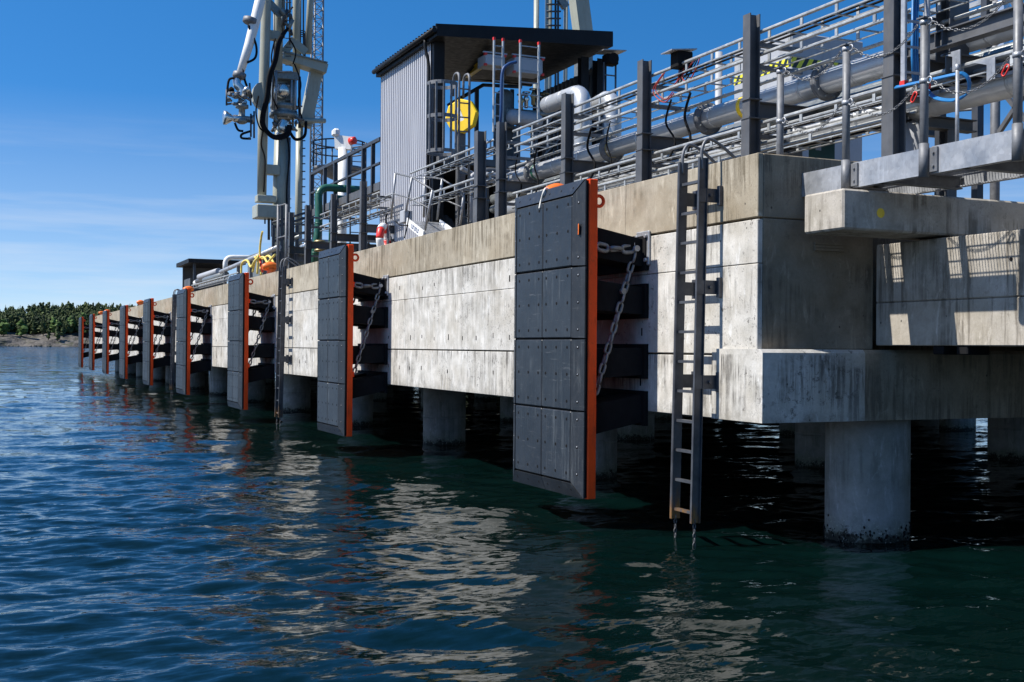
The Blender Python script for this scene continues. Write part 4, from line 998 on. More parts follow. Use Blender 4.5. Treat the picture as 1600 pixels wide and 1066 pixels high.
for (x, y, wd) in ((CXa + .16, yN - .02, .26), (CXb - .16, yN, .26), (CXb - .62, yN - .02, .2), (CXa + .15, yF - .12, .16), (CXb - .15, yF - .12, .16)):
    mb = MB(); mb.hbeam((x, y, ZD), (x, y, rt0 - .2), wd, wd, .016, .012, V((1, 0, 0))); mb.build('column', M['roof'], cb_)
mb = MB(); mb.box(CXa + .3, CXb - .3, yF - .18, yF - .06, at(720, 125, Y=yF).z, rt0 - .1); mb.build('back_lintel', M['roof'], cb_)
for (a, b) in (((CXb - .2, yN + .3, rt0 - .35), (CXb - .2, yF - .2, rt0 - 1.6)), ((CXb - .2, yN + .3, rt0 - 1.3), (CXb - .2, yF - .2, rt0 - 2.3))):
    mb = MB(); mb.bar(a, b, .06, .06); mb.build('brace', M['galv_dark'], cb_)
zf = at(720, 250, Y=yN).z
mb = MB(); mb.box(CXa + .1, CXb - .05, yN - .35, yF, zf - .16, zf); mb.build('floor', M['steel_dark'], cb_)
mb = MB(); mb.box(CXa + .1, CXb, yF - .05, yF - .02, ZD, zf - .16); mb.build('lower_wall', M['roof'], cb_)
mb = MB(); mb.box(CXb - .2, CXb - .15, yN + .1, yF - .06, ZD, zf - .16); mb.build('lower_wall', M['roof'], cb_)
for k in range(5):
    x = CXa + .7 + .7 * k; mb = MB(); mb.lathe((x, yN + .9 + .3 * (k % 2), ZD), [(.25, 0), (.25, .2), (.3, .22), (.3, 1.3 + .2 * (k % 3)), (.2, 1.5 + .2 * (k % 3)), (.08, 1.6 + .2 * (k % 3))], 14); mb.build('lower_vessel', M[('steel_dark', 'machine', 'roof')[k % 3]], cb_)
# hoist beam, lamp
ha = at(730, 117, Y=yF - .6); hb = at(765, 92, Y=yN + .4)
t = thing('hoist_beam', 'yellow painted hoist beam under the cabin roof', 'beam', ha)
mb = MB(); mb.hbeam(ha, hb, .12, .16, .02, .012, V((1, 0, 0))); mb.build('beam_body', M['yellow'], t)
# trays end-on inside the cabin
for (x0, x1, y0_, y1_, lb) in ((759, 789, 84, 104, 'left grey cable duct with red end caps under the cabin roof'), (804, 848, 88, 117, 'right grey cable duct with red end caps under the cabin roof')):
    yd_ = yN - .6; a = at(x0, y0_, Y=yd_); b = at(x1, y1_, Y=yd_)
    t = thing('cable_duct', lb, 'cable duct', (a.x, yd_, b.z), 'cable ducts in the cabin')
    mb = MB(); mb.box(a.x, b.x, yd_, yd_ + .5, b.z, a.z, .01); mb.build('duct_body', M['grey_paint'], t)
    mb = MB()
    for x in (a.x, b.x):
        for z in (a.z, b.z): mb.box(x - .03, x + .03, yd_ - .02, yd_ + .05, z - .025, z + .025)
    mb.build('end_cap', M['red'], t)
    mb = MB(); mb.box(a.x - .06, b.x + .06, yd_ + .0, yd_ + .05, a.z + .03, a.z + .06); mb.build('hanger', M['galv'], t)
cable_ladder(772, 786, 62, 206, 3.05, 'left upright cable ladder with red top caps before the cabin', 'top')
cable_ladder(813, 842, 66, 192, 3.2, 'right upright cable ladder with red top caps before the cabin', 'top')
mb = MB(); a = at(790, 95, X=3.15)
mb.tube(spline([a + V((.25, 0, .0)), a + V((.05, 0, -.08)), a + V((-.08, 0, -.3)), a + V((-.1, 0, -1.2)), at(778, 205, X=3.1)]), .035, 8); tag(mb.build('cable_bundle', M['blue_dark']), 'dark blue cable bundle on the left upright ladder before the cabin', 'cables')
mb = MB(); 
for k in range(3): mb.tube(spline([at(761 - k, 218, X=2.0), at(758, 260, X=2.0), at(757 + k, 320, X=2.0), at(757, 345, X=2.0)]), .016, 6)
tag(mb.build('cable_bundle', M['blue']), 'bright blue cable running down beside the thick short rack post', 'cables')
# tank, motor, valves inside
va = at(812, 184, Y=yN - .3)
r = .18
t = thing('pressure_vessel', 'grey round-ended vessel lying behind the upper trays', 'vessel', va)
mb = MB(); mb.lathe(va - V((.2, 0, 0)), [(.02, -.12), (.08, -.11), (.15, -.06), (r, .02), (r, .75), (.14, .84), (.05, .88)], 20, V((1, .25, 0))); mb.build('vessel_body', M['grey_paint'], t)
mb = MB(); mb.box(va.x - .1, va.x - .02, va.y - .1, va.y + .15, ZD, va.z - .2); mb.box(va.x + .35, va.x + .43, va.y - .1, va.y + .15, ZD, va.z - .2); mb.build('saddle', M['steel_dark'], t)
ma_ = at(788, 165, Y=yN + .6)
t = thing('pump_motor', 'grey blue upright motor beside the blue cables in the cabin', 'motor', (ma_.x, ma_.y, ZD)); mb = MB(); mb.lathe((ma_.x, ma_.y, ma_.z - .6), [(.26, 0), (.26, .1), (.22, .12), (.22, .75), (.2, .9), (.1, .98)], 18); mb.build('motor_body', M['machine'], t); mb = MB(); mb.box(ma_.x - .2, ma_.x + .2, ma_.y - .2, ma_.y + .2, ZD, ma_.z - .6); mb.build('pump_base', M['steel_dark'], t)
va2 = at(820, 158, Y=yN - .1)
t = thing('valve_group', 'pale valves with handwheels in the middle of the cabin', 'valves', (va2.x, va2.y, ZD))
for k in range(5):
    p = va2 + V((.16 * k - .1, .05 * (k % 2), .08 * (k % 3) - .02)); mb = MB(); mb.lathe(p, [(.03, -.22), (.05, -.2), (.05, -.05), (.08, 0), (.05, .06), (.02, .14)], 10); mb.tube(arc(p + V((0, 0, .16)), V((1, 0, 0)), V((0, 1, 0)), .09, 0, 6.28, 12)[:-1], .014, 6, closed=True); mb.build('valve', M['shiny'] if k % 2 else M['brass'], t)
mb = MB(); mb.cyl(va2 + V((-.4, .1, -.25)), va2 + V((1.2, .1, -.25)), .07, 10); mb.cyl(va2 + V((.3, .1, -.25)), V((va2.x + .3, va2.y + .1, ZD)), .07, 10); mb.build('manifold', M['machine'], t)
for k in range(10):
    a = at(random.uniform(700, 880), random.uniform(262, 315), Y=yN - random.uniform(.2, 1.6))
    b = a + random.choice((V((1.4, 0, 0)), V((0, -2.2, 0)), V((.9, .4, 0)), V((-.8, -1, 0))))
    pipe('process_pipe', M[random.choice(('machine', 'grey_paint', 'steel_dark', 'alu'))], [(a.x, a.y, ZD), (a.x, a.y, a.z), (b.x, b.y, a.z)], random.choice((.05, .07, .09)), 'bent process pipe under the cabin front', 'pipe', 10, 'process pipes under the cabin front', .6, .18, bmat='galv_dark')
mb = MB(); a = at(862, 105, X=3.6)
pg_ = at(905, 105, Y=yN - .5)
t = thing('floodlight', 'dark floodlight with a sunlit cap on a thin stand right of the cabin', 'floodlight', at(948, 170, Y=yN - .6)); p = at(953, 92, Y=yN - .6)
mb = MB(); mb.box(p.x - .15, p.x + .17, p.y - .15, p.y + .15, p.z - .16, p.z + .1, .03); mb.lathe((p.x, p.y - .15, p.z - .03), [(.12, 0), (.14, .05)], 12, V((0, -1, 0))); mb.build('lamp_housing', M['black'], t)
mb = MB(); mb.prism([(p.x - .3, p.z + .13), (p.x + .32, p.z + .17), (p.x + .32, p.z + .19), (p.x - .3, p.z + .15)], 'y', p.y - .25, p.y + .25); mb.build('lamp_cap', M['galv'], t)
for dx in (-.16, .16): mb = MB(); mb.cyl((p.x + dx, p.y, p.z - .1), (p.x + dx, p.y, ZD), .025, 8); mb.build('stand_leg', M['galv_dark'], t)
for dz in (.4, .8, 1.2): mb = MB(); mb.cyl((p.x - .16, p.y, p.z - dz), (p.x + .16, p.y, p.z - dz), .018, 6); mb.build('stand_rung', M['galv_dark'], t)
# caged ladder
lx = 2.1; ly = Yat(703, lx, 200)
t = thing('caged_ladder', 'grey safety ladder with hooped cage before the dark cabin column', 'ladder', (lx, ly, ZD))
zt_ = zat(703, 124, lx)
ra = at(717, 200, Y=ly - .1); rb = at(733, 200, Y=ly - .1)
lw = rb.x - ra.x
for x in (ra.x, rb.x): mb = MB(); mb.tube(pipe_path([(x, ly - .1, ZD), (x, ly - .1, zt_ + .15), (x, ly + .25, zt_ + .15), (x, ly + .25, zt_ - .3)], .2), .028, 8); mb.build('side_rail', M['galv_dark'], t)
rg = None
for z in np.arange(ZD + .3, zt_, .3):
    if rg is None: mb = MB(); mb.cyl((ra.x, ly - .1, z), (rb.x, ly - .1, z), .016, 6); rg = mb.build('rung', M['galv_dark'], t); z00 = z
    else: inst(rg, t, (0, 0, z - z00))
cc = at(692, 200, Y=ly - .25); hr = (at(712, 200, Y=ly - .25).x - at(668, 200, Y=ly - .25).x) / 2; cc = V((at(690, 200, Y=ly - .25).x, ly - .28, 0))
for py in (133, 184, 238):
    z = zat(690, py, cc.x); mb = MB(); pts = arc((cc.x, cc.y, z), V((1, 0, 0)), V((0, 1, 0)), hr, .0, 2 * pi, 22)[:-1]
    for i in range(len(pts)):
        mb.bar(pts[i], pts[(i + 1) % len(pts)], .012, .075)
    mb.build('hoop', M['galv_dark'], t)
for k in range(7):
    a = pi + (k - 3) * .52; x, y = cc.x + hr * cos(a + .8), cc.y + hr * sin(a + .8); mb = MB(); mb.box(x - .02, x + .02, y - .02, y + .02, zat(690, 238, cc.x), zat(690, 133, cc.x)); mb.build('cage_bar', M['galv_dark'], t)
# yellow hose reel cover
hrp = at(724, 183, Y=yN - .75)
t = thing('hose_reel', 'yellow eight-sided hose reel cover with a pale label behind the caged ladder', 'hose reel', (hrp.x, hrp.y, ZD))
ax_ = V((-.72, -.69, .05)).normalized(); mb = MB(); mb.lathe(hrp, [(.37, 0), (.40, .02), (.40, .13), (.37, .15)], 8, ax_); mb.sm = [False] * len(mb.sm); mb.build('reel_cover', M['yellow'], t)
sx_ = V((0, 0, 1)).cross(ax_).normalized(); c0 = hrp + ax_ * .153; mb = MB(); mb.bar(c0 + V((0, 0, .18)) - sx_ * .08, c0 - V((0, 0, .2)) + sx_ * .08, .09, .006, up=ax_); lab_ = mb.build('reel_label', M['white'], t)
mb = MB(); mb.box(hrp.x - .08, hrp.x + .08, hrp.y + .05, hrp.y + .25, ZD, hrp.z - .3); mb.build('reel_stand', M['steel_dark'], t)
# railing across the cabin front
t = thing('guard_rail', 'dark guard rail behind the yellow hose reel in the cabin', 'railing', at(745, 200, Y=yF - .3))
for px in (745, 800):
    a = at(px, 140, Y=yF - .3); mb = MB(); mb.box(a.x - .05, a.x + .05, a.y - .04, a.y + .04, ZD, a.z); mb.build('post', M['rail_dark'], t)
a = at(700, 165, Y=yF - .3); b = at(755, 133, Y=yF - .3); c_ = at(815, 136, Y=yF - .3); mb = MB(); mb.tube([a, b, c_], .05, 8); mb.build('rail', M['rail_dark'], t)

# ------------------------------------------------------------------ gangway with white plate in front of the cabin
gxn, gxf = 1.55, 2.25
t = thing('gangway', 'small aluminium gangway with rope-thin handrails and a white side plate', 'gangway', at(640, 350, X=gxn))
A = [((611, 342), (618, 271)), ((631, 347), (644, 277)), ((664, 360), (676, 297))]
B = [((662, 340), (664, 276)), ((683, 344), (691, 280)), ((719, 352), (725, 301))]
for X_, S_ in ((gxn, A), (gxf, B)):
    tops = []; mids = []
    for (bp, tp2) in S_:
        a = at(*bp, X=X_); b = at(*tp2, X=X_); mb = MB(); mb.cyl(a, b, .028, 8); mb.build('post', M['galv'], t); tops.append(b); mids.append(a.lerp(b, .55))
    mb = MB(); mb.tube(tops, .02, 8); mb.build('handrail', M['galv_dark'], t); mb = MB(); mb.tube(mids, .016, 8); mb.build('mid_rail', M['galv_dark'], t)
a = at(638, 345, X=gxn); b = at(664, 366, X=gxn); a2 = V((gxf, a.y - .1, a.z)); b2 = V((gxf, b.y - .1, b.z - .02))
nstep = 6
for k in range(nstep):
    p = a.lerp(b, k / nstep); q_ = a.lerp(b, (k + .9) / nstep); mb = MB(); mb.add([p, q_, q_ + V((gxf - gxn, 0, 0)), p + V((gxf - gxn, 0, 0)), p - V((0, 0, .03)), q_ - V((0, 0, .03)), q_ + V((gxf - gxn, 0, -.03)), p + V((gxf - gxn, 0, -.03))], [(0, 1, 2, 3), (7, 6, 5, 4), (0, 4, 5, 1), (1, 5, 6, 2), (2, 6, 7, 3), (3, 7, 4, 0)]); mb.build('tread', M['alu'], t)
for X_ in (gxn - .03, gxf + .03):
    mb = MB(); o_ = V((X_ - gxn, 0, 0)); mb.bar(a + o_ - V((0, 0, .02)), b + o_ - V((0, 0, .02)), .03, .17); st_ = mb.build('side_plate', M['white'], t)
    if X_ < gxn:
        for k in range(6):      # short row of blue letter strokes, too small to read in the photograph
            u = .34 + .075 * k; c0 = a.lerp(b, u) + V((X_ - gxn - .018, 0, -.02)); d_ = (b - a).normalized(); lt = MB()
            lt.bar(c0 - V((0, 0, .045)), c0 + V((0, 0, .045)), .022, .004, up=V((1, 0, 0)))
            if k % 2: lt.bar(c0 + V((0, 0, .03)), c0 + d_ * .05 + V((0, 0, .03)), .02, .004, up=V((1, 0, 0)))
            else: lt.bar(c0 - V((0, 0, .04)), c0 + d_ * .05 - V((0, 0, .04)), .02, .004, up=V((1, 0, 0)))
            lt.build('letter', M['blue_dark'], st_)
lp = at(627, 339, X=1.5); mb = MB(); mb.box(lp.x, lp.x + .2, lp.y - .18, lp.y + .12, lp.z - .14, lp.z + .14, .02); tag(mb.build('control_box', M['grey_paint'], None, lp), 'small light grey box at the foot of the gangway rail', 'box')
mb = MB(); a = at(605, 333, X=1.5); mb.tube(spline([a, at(603, 345, X=1.48), at(608, 362, X=1.45), at(614, 385, X=1.4)]), .018, 6); mb.tube(spline([at(640, 330, X=1.5), at(637, 350, X=1.5), at(632, 372, X=1.5)]), .014, 6); mb.tube(spline([at(618, 346, X=1.49), at(626, 352, X=1.49), at(637, 352, X=1.49)]), .014, 6)
tag(mb.build('cable', M['black']), 'black cables hanging down by the gangway and corrugated wall', 'cable')
# lifebuoy
lb_ = at(599, 374, X=.9); t = thing('lifebuoy', 'red and white lifebuoy on a stand at the cabin foot', 'lifebuoy', lb_)
for k in range(8):
    mb = MB(); a0_ = k * pi / 4; mb.tube(arc(lb_, V((.55, .83, 0)), V((0, 0, 1)), .27, a0_, a0_ + pi / 4, 6), .085, 10); mb.build('ring_segment', M['red'] if k % 2 else M['white'], t)
mb = MB(); mb.cyl((lb_.x + .1, lb_.y, ZT - .05), (lb_.x + .1, lb_.y, lb_.z + .3), .03, 8); mb.build('stand', M['galv_dark'], t)

# ------------------------------------------------------------------ loading arm (left) built about X = 3.5
AX = 3.5
YA = Yat(437, AX)
def AP(px, py, dx=0.0): return at(px, py, Y=YA + dx)
S_A = ppm(437, AX)
arm = thing('loading_arm', 'tall cream marine loading arm with black hoses rising above the pier', 'loading arm', (AX, Yat(437, AX), ZD))
def seg(name, mat, pts, rpx, n=16, dx=0.0):
    mb = MB(); mb.tube([AP(a, b, dx) for a, b in pts], [r / S_A for r in rpx] if isinstance(rpx, (list, tuple)) else rpx / S_A, n); return mb.build(name, M[mat], arm)
b0 = AP(437, 440)
seg('riser', 'cream', [(437, 425), (438, 300), (440, 205)], [12, 12, 11])
seg('upper_riser', 'cream', [(434, 130), (436, 0), (437, -90)], 7, 14, .25)
seg('counter_column', 'cream', [(409, 312), (411, 180), (416, 0), (418, -90)], [7, 8, 7.5, 7.5], 14, -.3)
for (x0, x1, y0_, y1_, dx, dp) in ((414, 436, 259, 273, -.15, .35), (417, 437, 50, 62, -.1, .3), (400, 430, 307, 316, -.35, .5)):
    a = AP(x0, y1_, dx); b = AP(x1, y0_, dx); mb = MB(); mb.box(a.x, b.x, a.y - dp / 2, a.y + dp / 2, a.z, b.z, .02); mb.build('tie_beam', M['cream'], arm)
a = AP(398, 341, -.4); b = AP(432, 322, -.4); mb = MB(); mb.box(a.x, b.x, a.y - .4, a.y + .5, a.z, b.z, .03); mb.build('counterweight', M['cream'], arm)
# outer arm and coupler
seg('outer_arm', 'white', [(424, -80), (402, 20), (389, 70), (373, 122)], [7, 8, 7, 5.5], 16, -.9)
for (px, py, r) in ((391, 33, 9), (374, 118, 8)):
    d = (AP(389, 70, -.9) - AP(402, 20, -.9)).normalized(); mb = MB(); c0 = AP(px, py, -.9); mb.lathe(c0 - d * .12, [(r / S_A, 0), (r / S_A * 1.25, .03), (r / S_A * 1.25, .2), (r / S_A, .24)], 14, d); mb.build('arm_flange', M['galv_dark'], arm)
mb = MB(); mb.tube(spline([AP(370, 124, -.9), AP(371, 133, -.95), AP(378, 142, -1.0), AP(377, 152, -1.0)]), .16, 12); sw = mb.build('swivel_joint', M['shiny'], arm)
for i in range(26):
    p = AP(random.uniform(355, 390), random.uniform(138, 163), -1.0 + random.uniform(-.35, .35)); r = random.uniform(.06, .15); mb = MB(); d = V((random.uniform(-1, 1), random.uniform(-1, 1), random.uniform(-.4, .4)))
    mb.lathe(p - d.normalized() * r, [(r * .5, 0), (r * .8, r * .3), (r * .8, r * 1.2), (r * .4, r * 1.6), (r * .4, r * 2)], 9, d); mb.build('valve_block', M[random.choice(('machine', 'machine', 'shiny', 'black', 'galv_dark'))], sw)
for (pa_, pb_) in (((354, 140), (354, 165)), ((354, 163), (374, 161)), ((360, 145), (376, 145)), ((390, 130), (392, 165)), ((392, 178), (392, 214)), ((397, 174), (397, 216)), ((388, 216), (392, 216))):
    mb = MB(); mb.cyl(AP(*pa_, -1.1), AP(*pb_, -1.1), .035, 8); mb.build('handle_bar', M['rail_dark'], sw)
mb = MB(); mb.lathe(AP(378, 175, -1.0), [(.11, -.45), (.2, -.4), (.2, -.28), (.12, -.24), (.12, .1), (.24, .14), (.24, .26), (.1, .3)], 14); mb.build('swivel_neck', M['machine'], sw)
mb = MB(); u = (AP(352, 184, -1.0) - AP(378, 186, -1.0)).normalized(); mb.lathe(AP(378, 186, -1.0), [(.14, 0), (.14, .3), (.1, .35), (.16, .42), (.26, .58), (.26, .68), (.1, .69)], 14, u); mb.build('coupler', M['shiny'], arm)
mb = MB(); mb.lathe(AP(378, 186, -1.0), [(.12, 0), (.12, .35), (.17, .36), (.17, .44)], 14, -u); mb.build('coupler_tail', M['machine'], arm)
for pts in ([(388, 40), (400, 70), (399, 90), (386, 98)], [(402, 5), (396, 35), (391, 60)], [(378, 105), (384, 130), (393, 150), (389, 153)], [(355, 145), (358, 125), (368, 122)], [(367, 192), (372, 203), (380, 205)], [(392, 205), (378, 210), (378, 216), (392, 217)]):
    mb = MB(); mb.tube(spline([AP(a, b, -1.0) for a, b in pts]), .045, 7); mb.build('thin_hose', M['black'], arm)
# paired masts at right and slanted box girder
seg('rear_mast', 'cream', [(463, 118), (463, 0), (464, -90)], 6.0, 12, .7); seg('rear_mast', 'cream', [(481, 84), (485, 0), (487, -90)], 5.5, 12, 1.0)
mb = MB(); a = AP(441, 88, .5); b = AP(508, 110, .5); up_ = V((0, 0, 1)); mb.bar(a, b, .7, .36); mb.build('head_beam', M['cream'], arm)
mb = MB(); mb.bar(AP(441, 84.5, .48), AP(508, 101, .48), .8, .05); mb.build('beam_plate', M['machine'], arm)
mb = MB(); mb.bar(AP(494, 112, .7), AP(476, 198, .7), .48, .40, up=V((0, 1, 0))); mb.build('link_arm', M['cream'], arm)
for (pa_, pb_, r) in (((444, 82), (460, 62), .08), ((478, 82), (460, 66), .08)): 
    mb = MB(); mb.bar(AP(*pa_, .4), AP(*pb_, .4), .12, .3); mb.build('gusset', M['cream'], arm)
mb = MB(); a = AP(424, 60, .1); mb.bar(AP(418, 2, -.1), AP(440, 25, -.1), .2, .25); mb.build('stay', M['machine'], arm)
# slewing head
mb = MB(); a = AP(424, 175, .0); b = AP(464, 118, .0); yc = (a.y + b.y) / 2; c_ = AP(441, 150)
hz_ = MB(); hz_.box(AP(427, 120).x, AP(463, 120).x, c_.y - .35, c_.y + .45, AP(441, 126).z, AP(441, 114).z, .02); hz_.build('head_cap', M['machine'], arm)
hz_ = MB(); hz_.box(AP(428, 120).x, AP(464, 120).x, c_.y + .0, c_.y + .6, AP(441, 172).z, AP(441, 122).z, .02); hz_.build('head_housing', M['machine'], arm)
mb = MB()
for v in I1[0]: pass
s2 = ico(3); mb.add([AP(441, 142, -.25) + v * .3 for v in s2[0]], s2[1], True); mb.build('bearing_ball', M['shiny'], arm)
mb = MB(); cq = AP(443, 178); mb.lathe(V((cq.x, cq.y, AP(443, 186).z)), [(.3, 0), (.55, .05), (.55, .2), (.48, .22), (.48, .38), (.52, .4), (.52, .52), (.4, .55)], 24); mb.build('slew_ring', M['machine'], arm)
for px in (427, 432, 456, 462):
    mb = MB(); mb.cyl(AP(px, 110 if px < 440 else 125, -.4), AP(px - 1, 172, -.4), .04, 8); mb.build('guard_bar', M['galv'], arm)
for (a, b) in (((428, 112), (456, 112)), ((427, 134), (452, 134))): mb = MB(); mb.cyl(AP(*a, -.4), AP(*b, -.4), .03, 8); mb.build('guard_bar', M['galv'], arm)
mb = MB(); mb.tube(spline([AP(443, 190, -.2), AP(441, 200, -.25), AP(444, 206, -.2), AP(438, 214, -.1)]), .22, 14); mb.build('elbow', M['shiny'], arm)
mb = MB(); cl_ = AP(408, 150, -.3); mb.prism([(cl_.x + .36 * cos(k * pi / 6), cl_.z + .50 * sin(k * pi / 6)) for k in range(12)], 'y', cl_.y - .15, cl_.y + .15); mb.build('pulley_housing', M['cream'], arm)
mb = MB(); a = AP(470, 189, .2); mb.cyl(a, AP(507, 189, .9), .1, 12); mb.build('spreader_bar', M['cream'], arm)
for off in (0, 1, 2):
    mb = MB(); o_ = off * 2.2
    mb.tube(spline([AP(450 - o_, 44 + o_, -.5), AP(438 - o_, 66, -.6), AP(432 - o_, 95, -.7), AP(424 - o_, 118, -.75), AP(420 - o_, 150, -.8), AP(413 - o_, 180, -.8), AP(414 - o_, 198, -.75), AP(428, 212 + o_, -.7), AP(446 + o_, 208 + o_, -.6), AP(450 + o_, 196, -.5)]), .05, 9); mb.build('hose', M['black'], arm)
mb = MB(); mb.tube(spline([AP(452, 205, .2), AP(462, 218, .1), AP(476, 212, .1), AP(478, 190, .2)]), .06, 8); mb.build('hose', M['black'], arm)
for k in range(12):
    p = AP(random.uniform(440, 456), random.uniform(25, 60), -.35); mb = MB(); d = V((random.uniform(-1, 1), random.uniform(-1, 1), 1)); mb.cyl(p, p + d.normalized() * random.uniform(.2, .6), random.uniform(.03, .09), 7); mb.build('fitting', M[random.choice(('machine', 'galv', 'rail_dark'))], arm)
for (px, y0_, y1_, r, dx) in ((444, -90, 60, .05, .1), (449, -90, 45, .035, .0), (453, -90, 70, .04, .2), (470, -90, 90, .03, .9), (474, -90, 85, .03, .9), (458, 118, 200, .05, -.1), (468, 120, 200, .06, .3), (428, 10, 110, .03, .0)):
    mb = MB(); mb.cyl(AP(px, y0_, dx), AP(px + random.uniform(-1, 1), y1_, dx), r, 7); mb.build('service_pipe', M[random.choice(('galv_dark', 'machine', 'rail_dark'))], arm)
for k in range(4): mb = MB(); mb.tube(pipe_path([AP(468, 92 - 0 * k, .8), AP(468, 48 + 3 * k, .8), AP(477 - 1 * k, 48 + 3 * k, .8), AP(477 - k, 92, .8)], .1), .02, 6); mb.build('cage_hoop', M['rail_dark'], arm)
for k in range(18):
    p = AP(random.uniform(426, 470), random.uniform(165, 205), random.uniform(-.5, .3)); d = V((random.uniform(-1, 1), random.uniform(-1, 1), random.uniform(-1, 1))).normalized(); r = random.uniform(.05, .12); mb = MB()
    mb.lathe(p - d * r * 2, [(r * .5, 0), (r * .5, r), (r, r * 1.1), (r, r * 2.4), (r * .6, r * 2.6), (r * .5, r * 4)], 9, d); mb.build('joint_part', M[random.choice(('machine', 'machine', 'steel_dark', 'shiny', 'galv_dark'))], arm)
for pts in ([(430, 60), (424, 90), (428, 120), (426, 150), (434, 170)], [(460, 100), (470, 130), (466, 160), (472, 185)], [(452, 60), (462, 80), (458, 100)], [(412, 200), (408, 225), (414, 250), (412, 300)], [(446, 205), (452, 240), (448, 300), (450, 380)], [(404, 150), (400, 175), (406, 200), (418, 206)]):
    mb = MB(); mb.tube(spline([AP(a, b, -.55) for a, b in pts]), .03, 6); mb.build('thin_hose', M['black'], arm)
for k in range(22):
    y = 200 - 14 * k if k < 15 else 395 - 14 * (k - 15)
    mb = MB(); mb.cyl(AP(446, y, -.05), AP(455, y, -.05), .02, 5); mb.build('ladder_rung', M['rail_dark'], arm)
# lower legs, brackets, riser ladder
seg('rear_column', 'cream', [(466, 405), (468, 195)], 6, 12, .8)
seg('inner_pipe', 'galv_dark', [(450, 410), (452, 215)], 2.5, 8, -.3)
rg = MB()
for k in range(16):
    y = 400 - k * 12; rg.cyl(AP(470, y, .7), AP(477, y, .7), .025, 6)
tag(rg.build('rungs', M['rail_dark'], arm), None, None, None, 'stuff')
for (pa_, pb_, r) in (((420, 322), (420, 375), .05), ((414, 322), (414, 350), .03), ((425, 340), (425, 370), .04), ((430, 372), (480, 344), .02)):
    mb = MB(); mb.cyl(AP(*pa_, -.4), AP(*pb_, -.4), r, 8); mb.build('tie_rod', M['rail_dark'], arm)
mb = MB(); c_ = AP(437, 425); mb.box(c_.x - 1.0, c_.x + 1.1, c_.y - 1.0, c_.y + 1.2, ZD, AP(437, 398).z, .03); mb.build('base_frame', M['machine'], arm)
# platform with rails round the arm foot
t = thing('arm_platform', 'dark railed work platform around the foot of the loading arm', 'platform', AP(450, 400, -1.2))
for px in (427, 440, 456, 464, 478): mb = MB(); mb.box(*(lambda p: (p.x - .05, p.x + .05, p.y - .05, p.y + .05, ZD, AP(px, 322 if px in (440, 478) else 352, -1.6).z))(AP(px, 380, -1.6)) ); mb.build('post', M['rail_dark'], t)
for py in (342, 350, 372): mb = MB(); mb.cyl(AP(425, py + 6, -1.6), AP(480, py - 10, -1.6), .045, 8); mb.build('rail', M['rail_dark'], t)
mb = MB(); a = AP(425, 405, -1.6); b = AP(482, 380, -1.6); mb.box(a.x, b.x, a.y, a.y + 1.6, a.z, a.z + .3); mb.build('deck_beam', M['steel_dark'], t)
for k in range(8):
    a = AP(random.uniform(440, 520), random.uniform(370, 402), random.uniform(-1.2, .3)); b = a + random.choice((V((1.6, 0, 0)), V((0, 3.0, 0)), V((0, -2.5, 0))))
    pipe('process_pipe', M[random.choice(('machine', 'grey_paint', 'alu', 'shiny'))], [(a.x, a.y, ZD), (a.x, a.y, a.z), (b.x, b.y, a.z)], random.choice((.07, .1, .13)), 'bent process pipe under the loading arm', 'pipe', 10, 'process pipes under the loading arm', .7, .2, bmat='galv_dark')

# second loading arm behind the cabin
BX = 10.0; S_B = ppm(860, BX)
arm2 = thing('loading_arm', 'second loading arm, only its cream columns showing above the cabin roof', 'loading arm', (BX, Yat(860, BX), ZD))
YB = Yat(860, BX)
def BP(px, py, dx=0.0): return at(px, py, Y=YB + dx)
for (px, r) in ((838, 4.2), (857, 5.5), (884, 3.4)):
    a = BP(px, 40); mb = MB(); mb.cyl((a.x, a.y, ZD), (a.x, a.y, BP(px, -90).z), r / S_B, 16); mb.build('column', M['cream'], arm2)
mb = MB()
for k in range(16): y = 40 - k * 11; mb.cyl(BP(854, y, -.15), BP(876, y, -.1), .03, 6)
tag(mb.build('rungs', M['rail_dark'], arm2), None, None, None, 'stuff')
for px in (868, 872): mb = MB(); mb.cyl(BP(px, 300), BP(px, -90), .035, 6); mb.build('guide_bar', M['rail_dark'], arm2)
mb = MB(); mb.bar(BP(912, 60, .6), BP(903, -10, .6), .5, .5, up=V((0, 1, 0))); mb.bar(BP(903, -10, .6), BP(903, -90, .6), .5, .42, up=V((0, 1, 0))); mb.build('link_arm', M['cream'], arm2)
mb = MB(); mb.bar(BP(912, 60, .6), (BP(912, 60, .6).x, BP(912, 60, .6).y, ZD), .5, .4, up=V((0, 1, 0))); mb.build('column', M['machine'], arm2)
mb = MB(); mb.bar(BP(875, -2), BP(884, 12), .15, .25); mb.build('stay', M['machine'], arm2)

# lattice mast
MX = 7.0
ml = at(485, 250, X=MX); mr = at(503, 250, Y=ml.y); wdt = mr.x - ml.x
t = thing('lattice_mast', 'slender grey lattice mast behind the loading arm', 'mast', (ml.x, ml.y, ZD)); ztp = at(494, -80, Y=ml.y).z
cs = [(ml.x, ml.y), (mr.x, ml.y), (ml.x + wdt / 2, ml.y + wdt * .87)]
for (x, y) in cs: mb = MB(); mb.cyl((x, y, ZD), (x, y, ztp), .045, 8); mb.build('leg', M['galv_dark'], t)
mb = MB(); nb = int((ztp - ZD) / .42)
for i in range(nb):
    za, zb_ = ZD + .42 * i, ZD + .42 * (i + 1)
    for a, b in ((0, 1), (1, 2), (2, 0)):
        p, q_ = (cs[a], cs[b]) if i % 2 else (cs[b], cs[a]); mb.tube([(p[0], p[1], za), (q_[0], q_[1], zb_)], .017, 4); mb.tube([(cs[a][0], cs[a][1], za), (cs[b][0], cs[b][1], za)], .014, 4)
